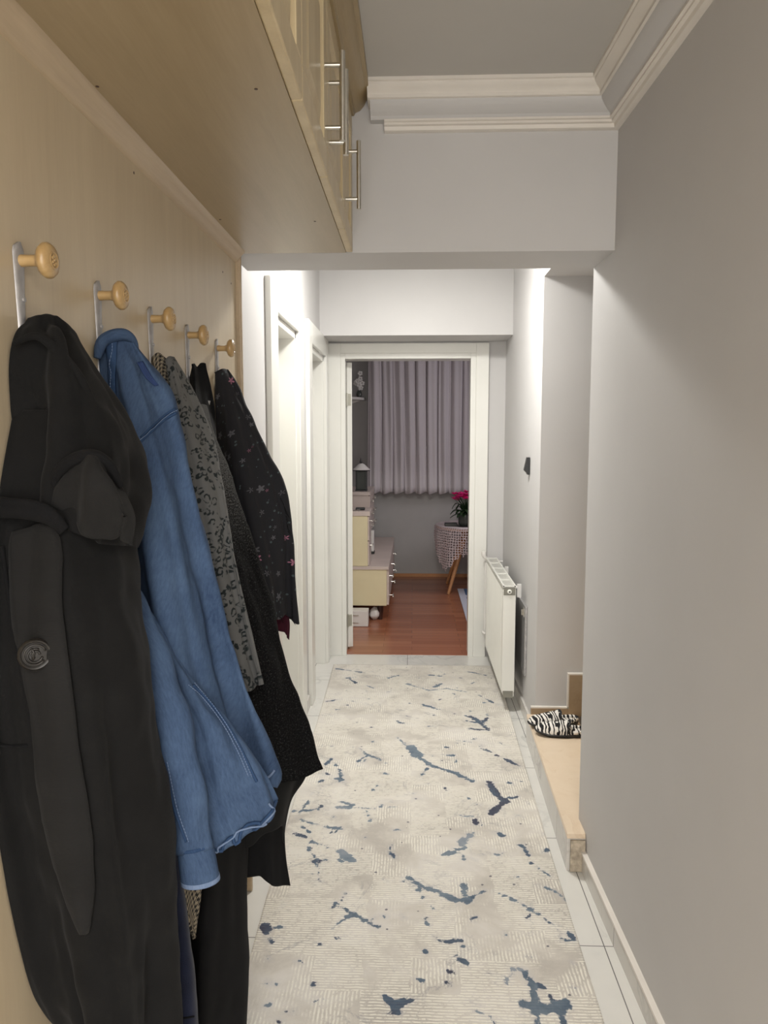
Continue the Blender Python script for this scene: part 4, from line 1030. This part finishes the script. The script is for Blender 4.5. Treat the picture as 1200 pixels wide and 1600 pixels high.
v_ = MB().lathe([(.012, 0), (.012, .006), (.009, .008), (.004, .008)], 20, Mx).build('air_vent', 'radwhite', rad, auto=40)
MB().lathe([(.0042, .0075), (.004, .0095)], 10, Mx).build('vent_screw', 'black', v_)
m = MB(); m.tube([(.505, 4.955, .68), (.478, 4.955, .70), (.472, 4.955, .715), (.472, 4.955, .735)], [.010, .012, .017, .015], 16)
m.build('thermostat_valve', 'whitebox', rad, auto=50)
m = MB(); m.tube([(.505, 4.955, .67), (.53, 4.955, .67), (.597, 4.955, .67)], .007, 10); m.tube([(.485, 4.955, .66), (.485, 4.955, .16)], .006, 10)
m.tube([(.485, 4.955, .16), (.485, 4.955, .12), (.597, 4.955, .12)], .006, 10); m.build('pipe', 'whitebox', rad, auto=50)
for y in (4.18, 4.75):
    m = MB().tube([(.55, y, .655), (.607, y, .655)], .009, 12); m.box(.552, .5575, y-.012, y+.012, .30, .67); m.box(.585, .6075, y-.012, y+.012, .60, .672)
    m.build('wall_bracket', 'whitebox', rad, auto=50)
p = at(760, 985, 4.93)
MB().tube([(.487, 4.93, .19), (.470, 4.935, .195), (.466, 4.935, .205)], [.007, .009, .006], 12).build('drain_valve', 'whitebox', rad, auto=50)

# grey access panel on the wall by the radiator
ap = thing('access_panel', 'grey metal access cover with a latch, low on the wall beside the radiator', 'access panel', (.6, 3.9, .22))
a0, a1 = atx(823, 945, .606), atx(823, 1046, .606)
MB().box(.596, .6075, 3.93, 4.28, .225, .60).build('cover', 'dullmetal', ap, bevel=.002)
m = MB().box(.590, .596, 3.96, 3.985, .54, .585); m.tube([(.586, 3.972, .548), (.586, 3.972, .578)], .005, 10); m.build('latch', 'steel', ap, bevel=.001)
m = MB().box(.5945, .5965, 3.972, 3.977, .24, .53); m.build('slot', 'black', ap)
# black wedge on the wall
wb = MB(); c = atx(827, 728, .606)
y, z = c.y, c.z
wb.prism([(.6065, z-.045), (.6065, z+.045), (.592, z+.045), (.578, z-.022), (.592, z-.036), (.594, z-.045)], y-.02, y+.02, 'y')
tag(wb.build('key_box', 'black', bevel=.002), 'small black wedge shaped box on the wall above the radiator', 'wall box')

# ------------------------------------------------------------------ slippers on the marble step
def slipper(label, cx, cy, rz, gapes):
    t = thing('slipper', label, 'slipper', (cx, cy, .1365), rz)
    Lh = .125
    def half(s):   # s -1 (toe) .. 1 (heel): half width
        s = max(-1, min(1, s)); e = math.sqrt(max(0, 1-abs(s)**3.2)); return e*(.043 if s < .1 else .043-.008*min(1, (s-.1)/.7))*(1.0)
    def zb_(s): return .004+(.010*max(0, -s-.6)**1.2)+.004*max(0, s)
    n = 40; ring = []
    S = [math.cos(PI-PI*k/n) for k in range(n+1)]
    out = [(s*Lh, half(s)) for s in S]+[(s*Lh, -half(s)) for s in reversed(S[1:-1])]
    m = MB(); k = len(out); vs = []
    for z, sc in ((0, .94), (.003, 1.0), (.011, 1.02), (.015, 1.0)):
        vs += [(x*sc, y_*sc, z+max(0, -x/Lh-.55)*.03) for x, y_ in out]
    fs = [(i*k+j, i*k+(j+1) % k, (i+1)*k+(j+1) % k, (i+1)*k+j) for i in range(3) for j in range(k)]+[tuple(range(k))[::-1]]
    m.add(vs, fs)
    # close top
    vs2 = [(x, y_, .0148+max(0, -x/Lh-.55)*.03) for x, y_ in out]; m.add(vs2, [tuple(range(k))])
    so = m.build('sole', 'black', None, auto=50); so.parent = t
    m = MB(); vs = []
    for z, sc in ((.0150, .95), (.0205, .93), (.0225, .86)):
        vs += [(x*sc, y_*sc, z+max(0, -x/Lh-.55)*.03) for x, y_ in out]
    fs = [(i*k+j, i*k+(j+1) % k, (i+1)*k+(j+1) % k, (i+1)*k+j) for i in range(2) for j in range(k)]+[tuple(range(2*k, 3*k))]
    m.add(vs, fs); fb = m.build('footbed', 'zebra', None, auto=60); fb.parent = t
    # padded heel rim
    pts = [(s*Lh*.97, half(s)*.97, .020+.010*max(0, s)) for s in [ .35+.65*q/10 for q in range(11)]]+[(s*Lh*.97, -half(s)*.97, .020+.010*max(0, s)) for s in [1-.65*q/10 for q in range(1, 11)]]
    rm = MB().tube(pts, .0075, 10).build('heel_rim', 'zebra', None, smooth=True); rm.parent = t
    # upper: dome from the toe to the instep with an opening lifted at its middle
    nu, nv = 26, 26; vs = []
    for j in range(nv+1):
        s = -1+1.12*j/nv
        hw = half(s)*1.03+.001; zz = .010+max(0, -s-.55)*.03
        hgt = (.030+.030*max(0, (s+1)/1.12)**.8)*min(1, math.sqrt(max(0, (s+1)*3.2)))
        for i in range(nu+1):
            a = PI*i/nu; cy_ = math.cos(a); sz = max(0, math.sin(a))**.75
            xs = s*Lh + (.020*math.sin(a)**2 if j == nv else .020*math.sin(a)**2*(j/nv)**3)*gapes
            vs.append((xs, hw*cy_, zz+hgt*sz))
    fs = [(j*(nu+1)+i, j*(nu+1)+i+1, (j+1)*(nu+1)+i+1, (j+1)*(nu+1)+i) for j in range(nv) for i in range(nu)]
    RIM = vs[-(nu+1):]
    up = MB().add(vs, fs).build('upper', 'zebra', None, smooth=True); up.parent = t
    s_ = up.modifiers.new('thickness', 'SOLIDIFY'); s_.thickness = .006; s_.offset = -1
    base_z = lambda s: .011+max(0, -s-.55)*.03
    ep = [(s_*Lh*1.0, half(s_)*1.04+.001, base_z(s_)) for s_ in [.1-1.1*q/16 for q in range(17)]]
    ep += [(x, -y_, z) for x, y_, z in ep[-2::-1]]
    pp = MB().tube(ep, .0042, 8).build('piping', 'black', None, smooth=True); pp.parent = t; pp.matrix_parent_inverse = Matrix.Identity(4)
    rim = MB().tube([vs_ for vs_ in RIM], .0030, 8).build('opening_trim', 'black', None, smooth=True); rim.parent = t; rim.matrix_parent_inverse = Matrix.Identity(4)
    for o in (so, fb, rm, up): o.matrix_parent_inverse = Matrix.Identity(4)
    return t
slipper('zebra print slipper at the back, against the stair wall, its toe pointing left', .668, 3.478, math.radians(13), 1)
slipper('zebra print slipper in front, overlapping the one against the stair wall', .690, 3.365, math.radians(-3), 1)

# ------------------------------------------------------------------ far room
# curtain
def curtain():
    m = MB(); x0, x1 = -.475, 1.9; n = 620; nz = 24; vs = []
    for j in range(nz+1):
        z = .905+1.62*(1-j/nz)
        for i in range(n+1):
            u = i/n; x = x0+(x1-x0)*u
            ph = x*2*PI/.118; 
            y = 7.80+.020*math.sin(ph+.7*math.sin(x*9)+.25*math.sin(z*3+x*4))+.010*math.sin(ph*2.3+z*1.3)
            xx = x+.012*math.cos(ph)+.006*math.sin(z*2+x*6)
            zz = z+(.012*math.sin(ph+1.2) if j == nz else 0)
            vs.append((xx, y, zz))
    fs = [(j*(n+1)+i, j*(n+1)+i+1, (j+1)*(n+1)+i+1, (j+1)*(n+1)+i) for j in range(nz) for i in range(n)]
    m.add(vs, fs); o = m.build('curtain', 'curtain', smooth=True)
    s = o.modifiers.new('thickness', 'SOLIDIFY'); s.thickness = .002
    tag(o, 'pleated white sheer curtain hanging in the far room, hem above the floor', 'curtain')
    MB().tube([(-.6, 7.8, 2.54), (1.95, 7.8, 2.54)], .012, 12).build('curtain_rail', 'whitebox', o)
    for x in (-.5, .7, 1.9): MB().box(x-.01, x+.01, 7.8, 7.95, 2.535, 2.55).build('rail_bracket', 'whitebox', o)
curtain()
# low sideboard with taller units on it
sb = thing('sideboard', 'cream low sideboard on tapered dark legs in the far room', 'sideboard', (-.48, 6.8, 0))
MB().box(-.80, -.205, 5.962, 7.70, .135, .43).build('body', 'cream', sb, bevel=.002)
MB().box(-.805, -.187, 5.95, 7.71, .43, .455).build('top', 'palewood', sb, bevel=.002)
for k in range(3):
    y0 = 5.975+.575*k
    d = MB().box(-.205, -.187, y0, y0+.565, .14, .428).build('door', 'palewood', sb, bevel=.002)
    for dz in (.20, .36):
        h = MB(); h.tube([(-.187, y0+.10, dz), (-.155, y0+.10, dz)], .004, 8); h.tube([(-.155, y0+.05, dz), (-.155, y0+.15, dz)], .005, 8); h.build('handle', 'steel', d)
for (x, y) in ((-.26, 6.05), (-.74, 6.05), (-.26, 7.6), (-.74, 7.6)):
    MB().tube([(x, y, .137), (x, y, .003)], [.030, .018], 16).build('leg', 'brownleg', sb, auto=40)
tc = thing('tall_cabinet', 'cream upright cabinet standing on the near end of the low sideboard', 'cabinet', (-.55, 6.0, .455))
MB().box(-.80, -.357, 5.968, 6.26, .456, .860).build('body', 'cream', tc, bevel=.002)
MB().box(-.80, -.337, 5.958, 6.27, .860, .897).build('top', 'palewood', tc, bevel=.002)
for z0 in (.462, .662):
    d = MB().box(-.357, -.345, 5.975, 6.255, z0, z0+.192).build('drawer', 'palewood', tc, bevel=.002)
    h = MB().tube([(-.345, 6.06, z0+.15), (-.322, 6.06, z0+.15)], .004, 8); h.tube([(-.322, 6.03, z0+.15), (-.322, 6.15, z0+.15)], .004, 8); h.build('handle', 'steel', d)
uc = thing('drawer_cabinet', 'pale chest of drawers with bar handles behind the upright cabinet', 'chest of drawers', (-.55, 7.0, .455))
MB().box(-.80, -.40, 6.85, 7.60, .60, .955).build('body', 'palewood', uc, bevel=.002)
MB().box(-.80, -.385, 6.84, 7.61, .955, .985).build('top', 'palewood', uc, bevel=.002)
m = MB().box(-.80, -.44, 6.87, 6.90, .456, .60); m.build('leg_panel', 'palewood', uc)
m = MB().box(-.80, -.44, 7.55, 7.58, .456, .60); m.build('leg_panel', 'palewood', uc)
for i, z0 in enumerate((.61, .725, .84)):
    for y0 in (6.855, 7.23):
        d = MB().box(-.40, -.388, y0, y0+.365, z0, z0+.108).build('drawer', 'palewood', uc, bevel=.002)
        h = MB(); h.tube([(-.388, y0+.12, z0+.055), (-.360, y0+.12, z0+.055)], .004, 8); h.tube([(-.388, y0+.24, z0+.055), (-.360, y0+.24, z0+.055)], .004, 8); h.tube([(-.360, y0+.08, z0+.055), (-.360, y0+.28, z0+.055)], .005, 8); h.build('handle', 'steel', d)
# things standing on and under them
sh = thing('small_box', 'small white box leaning on the low sideboard behind the upright cabinet', 'box', (-.38, 6.6, .456))
MB().box(-.40, -.34, 6.60, 6.68, .475, .66).build('case', 'whitebox', sh, bevel=.006)
MB().box(-.405, -.335, 6.59, 6.69, .4562, .475).build('base', 'black', sh, bevel=.003)
kk = thing('keys', 'bunch of keys with a black fob on top of the cream upright cabinet', 'keys', (-.42, 6.1, .898))
MB().box(-.46, -.385, 6.05, 6.10, .898, .918).build('fob', 'black', kk, bevel=.006)
m = MB(); m.tube([(-.435+.014*math.cos(a), 6.03+.014*math.sin(a), .905) for a in [2*PI*k/16 for k in range(17)]], .002, 6); m.tube([(-.44, 6.02, .903), (-.47, 5.99, .901)], .004, 6); m.tube([(-.43, 6.02, .903), (-.42, 5.985, .901)], .004, 6); m.build('key', 'steel', kk)
wb2 = thing('storage_box', 'small white drawer box on the floor under the cream sideboard', 'storage box', (-.4, 5.9, 0))
MB().box(-.62, -.345, 5.80, 5.92, .004, .128).build('body', 'whitebox', wb2, bevel=.004)
for z in (.035, .095): MB().box(-.47, -.42, 5.793, 5.80, z-.004, z+.004).build('handle', 'steel', wb2)
bgm = MB(); vs = []; nb = 14
for j in range(nb+1):
    for i in range(20):
        a = 2*PI*i/20; th = PI*j/nb; r = .045*(1+.25*noise.noise(Vector((math.cos(a)*2, math.sin(a)*2, th*2))))
        vs.append((-.305+r*math.sin(th)*math.cos(a), 6.05+r*math.sin(th)*math.sin(a), .052-r*1.1*math.cos(th)))
bgm.add(vs, [(j*20+i, j*20+(i+1) % 20, (j+1)*20+(i+1) % 20, (j+1)*20+i) for j in range(nb) for i in range(20)])
tag(bgm.build('plastic_bag', 'whitebox', smooth=True), 'crumpled white plastic bag beside the front leg under the sideboard', 'bag')
# lantern
ln = thing('lantern', 'dark glass lantern with a white cap and black finial on the chest of drawers', 'lantern', (-.46, 6.95, .986))
lx, ly, lz = -.475, 7.0, .986
MB().box(lx-.055, lx+.055, ly-.055, ly+.055, lz, lz+.012).build('base', 'black', ln, bevel=.002)
MB().box(lx-.042, lx+.042, ly-.042, ly+.042, lz+.013, lz+.185).build('glass', 'glassy', ln, bevel=.004)
for sx in (-1, 1):
    for sy in (-1, 1): MB().box(lx+sx*.047-.004, lx+sx*.047+.004, ly+sy*.047-.004, ly+sy*.047+.004, lz+.012, lz+.19).build('post', 'black', ln)
MB().lathe([(.078, .19), (.080, .20), (.060, .215), (.030, .245), (.008, .255)], 24, Matrix.Translation((lx, ly, lz))).build('cap', 'whitebox', ln, auto=40)
MB().lathe([(.080, .186), (.081, .192), (.079, .194)], 24, Matrix.Translation((lx, ly, lz))).build('cap_rim', 'black', ln, auto=40)
MB().lathe([(.010, .254), (.013, .268), (.006, .285), (.002, .305)], 14, Matrix.Translation((lx-.005, ly, lz))).build('finial', 'black', ln, auto=60)
# corner shelf with ornament
cs = thing('corner_shelf', 'white corner shelf high on the far room wall', 'shelf', (-.7, 7.8, 1.85))
m = MB(); m.prism([(-.82, 7.95)]+[(-.82+(.33)*math.cos(a), 7.95-.36*math.sin(a)) for a in [PI/2*k/14 for k in range(15)]], 1.86, 1.885, 'z'); m.build('shelf_board', 'whitebox', cs, auto=40)
m = MB(); m.prism([(-.82, 1.86), (-.55, 1.86), (-.70, 1.80), (-.82, 1.72)], 7.925, 7.948, 'y'); m.build('bracket', 'whitebox', cs)
of = thing('flower_ornament', 'small white flower ornament on the corner shelf', 'ornament', (-.53, 7.75, 1.886))
MB().lathe([(.022, 0), (.03, .03), (.02, .06), (.014, .07)], 16, Matrix.Translation((-.55, 7.80, 1.886))).build('vase', 'glassy', of, auto=50)
m = MB(); rr = random.Random(8)
for k in range(9):
    a = rr.uniform(0, 2*PI); r = rr.uniform(.0, .05); z = 1.97+rr.uniform(0, .16); c = Vector((-.55+r*math.cos(a), 7.80+r*math.sin(a), z))
    for q in range(5):
        b = 2*PI*q/5+k; d = Vector((math.cos(b), -.4, math.sin(b)))*.016
        m.lathe([(.002, -.002), (.011, 0), (.002, .003)], 8, Matrix.Translation(c+d) @ Matrix.Rotation(PI/2, 4, 'X'))
    m.tube([(-.55, 7.80, 1.95), c], .0015, 5)
m.build('blossoms', 'whitebox', of)

# round table with lace cloth
TX, TY, TZ, TR = .625, 7.30, .635, .40
tb = thing('round_table', 'round table with splayed light wooden legs under a lace cloth', 'table', (TX, TY, 0))
MB().lathe([(TR-.01, TZ-.028), (TR, TZ-.02), (TR, TZ-.006), (TR-.006, TZ)], 64, Matrix.Translation((TX, TY, 0))).build('table_top', 'oakleg', tb, auto=40)
for a in (PI*.25, PI*.75, PI*1.235, PI*1.75):
    c, s = math.cos(a), math.sin(a)
    MB().tube([(TX+.14*c, TY+.14*s, TZ-.03), (TX+.385*c, TY+.385*s, .014 if c > 0 else .004)], [.026, .014], 14).build('leg', 'oakleg', tb, auto=40)
def tablecloth():
    n = 288; nz = 16; vs = [(TX, TY, TZ+.0045)]; uv = [(0, 0)]
    for r in (.5, 1.0):
        for i in range(n):
            a = 2*PI*i/n; vs.append((TX+(TR+.003)*r*math.cos(a), TY+(TR+.003)*r*math.sin(a), TZ+.0045)); uv.append((a*TR, r*.4))
    for j in range(1, nz+1):
        f = j/nz
        for i in range(n):
            a = 2*PI*i/n
            c4 = abs(math.cos(2*(a-PI*1.25+PI/2)))          # 1 at the four corners of the square cloth
            cornr = max(0, math.cos(4*(a-PI*1.235)))**1.5
            drop = .225+.15*cornr + .022*abs(((i*1.0/n*48) % 1)-.5)*2*1.7
            fold = math.cos(a*14+.6)*.012*f+math.cos(4*(a-PI*1.235))*.025*f
            R__ = TR+.008+.03*f*(1-f)+fold+.004
            vs.append((TX+R__*math.cos(a), TY+R__*math.sin(a), TZ+.002-drop*f)); uv.append((a*TR, .45+drop*f))
    fs = [(0, 1+i, 1+(i+1) % n) for i in range(n)]
    for j in range(nz+1):
        for i in range(n): fs.append((1+j*n+i, 1+(j+1)*n+i, 1+(j+1)*n+(i+1) % n, 1+j*n+(i+1) % n))
    me = bpy.data.meshes.new('lace_tablecloth'); me.from_pydata(vs, [], fs); me.update()
    ul_ = me.uv_layers.new(name='UVMap'); li = np.empty(len(me.loops), dtype=np.int32); me.loops.foreach_get('vertex_index', li)
    ul_.data.foreach_set('uv', np.array(uv, dtype=np.float32)[li].ravel())
    me.polygons.foreach_set('use_smooth', [True]*len(me.polygons)); me.materials.append(MT['lace']); me.materials.append(MT['clothtop'])
    for p in me.polygons:
        if p.index < 2*n or p.index < n*3 and False: p.material_index = 1
    o = bpy.data.objects.new('lace_tablecloth', me); COL.objects.link(o)
    tag(o, 'white crochet lace tablecloth with a zigzag hem over the round table', 'tablecloth')
tablecloth()
TT = TZ+.0055
rc = thing('black_box', 'flat black box lying on the lace tablecloth beside the flower pot', 'box', (.42, 7.15, TT))
MB().box(.305, .425, 7.13, 7.20, TT, TT+.030).build('case', 'black', rc, bevel=.005)
MB().box(.31, .42, 7.128, 7.131, TT+.012, TT+.016).build('seam_line', 'plug', rc)
bk = MB().box(.36, .56, 7.30, 7.44, TT, TT+.018).build('folded_napkin', 'clothtop', bevel=.004); tag(bk, 'white folded cloth behind the black box on the lace tablecloth', 'cloth')
fp = thing('potted_flower', 'potted plant with magenta blossoms and dark leaves on the round table', 'potted plant', (.55, 7.2, TT))
px_, py_ = .50, 7.14
MB().lathe([(.050, 0), (.064, .02), (.070, .08), (.066, .115), (.060, .118), (.056, .10), (.02, .10)], 28, Matrix.Translation((px_, py_, TT+.006))).build('pot', 'glassy', fp, auto=50)
MB().lathe([(.06, 0), (.085, .004), (.088, .01), (.05, .007)], 28, Matrix.Translation((px_, py_, TT))).build('saucer', 'black', fp, auto=50)
rr = random.Random(12)
for k in range(26):
    a = 2*PI*k/26+rr.uniform(-.1, .1); l = rr.uniform(.09, .17); h = rr.uniform(.10, .26); wd = rr.uniform(.018, .03)
    base = Vector((px_, py_, TT+.11)); vs = []; n = 8
    for j in range(n+1):
        f = j/n; c = base+Vector((math.cos(a)*l*f, math.sin(a)*l*f, (h-.1)*math.sin(f*2.2)-.05*f*f)); sd = Vector((-math.sin(a), math.cos(a), 0)); hw = wd*max(0, math.sin(PI*min(1, f*.96+.03)))**.8+.0015
        vs += [c-sd*hw+Vector((0, 0, .006)), c, c+sd*hw+Vector((0, 0, .006))]
    fs = [(3*j+q, 3*j+q+1, 3*j+q+4, 3*j+q+3) for j in range(n) for q in range(2)]
    lf_ = MB().add(vs, fs).build('leaf', 'leaf', fp, smooth=True); s = lf_.modifiers.new('thickness', 'SOLIDIFY'); s.thickness = .0015
for k in range(30):
    a = rr.uniform(0, 2*PI); r = .10*math.sqrt(rr.random()); c = Vector((px_-.02+r*math.cos(a), py_-.03+r*.7*math.sin(a), TT+.31+rr.uniform(-.03, .04)-r*.4))
    m = MB()
    for q in range(6):
        b = 2*PI*q/6+k; tilt = rr.uniform(.3, .9); d = Vector((math.cos(b), math.sin(b), tilt)).normalized(); sd = d.cross(Vector((0, 0, 1))).normalized()
        vs = []
        for j in range(6):
            f = j/5; cc = c+d*.040*f; hw = .013*math.sin(PI*(f*.9+.05)); vs += [cc-sd*hw, cc+Vector((0, 0, -.003)), cc+sd*hw]
        m.add(vs, [(3*j+e, 3*j+e+1, 3*j+e+4, 3*j+e+3) for j in range(5) for e in range(2)])
    bo = m.build('blossom', 'pink', fp, smooth=True); s = bo.modifiers.new('thickness', 'SOLIDIFY'); s.thickness = .001
    MB().tube([(px_, py_, TT+.12), c.lerp(Vector((px_, py_, TT+.12)), .5)+Vector((0, 0, .02)), c], .0022, 6).build('stem', 'leaf', fp, smooth=True)
rg = MB().box(0, 1.3, 0, 1.42, 0, .010).build('area_rug', 'rug2', bevel=.003); rg.location = (.44, 5.85, .003)
tag(rg, 'white and blue rug on the far room floor at the right edge of the doorway', 'rug')
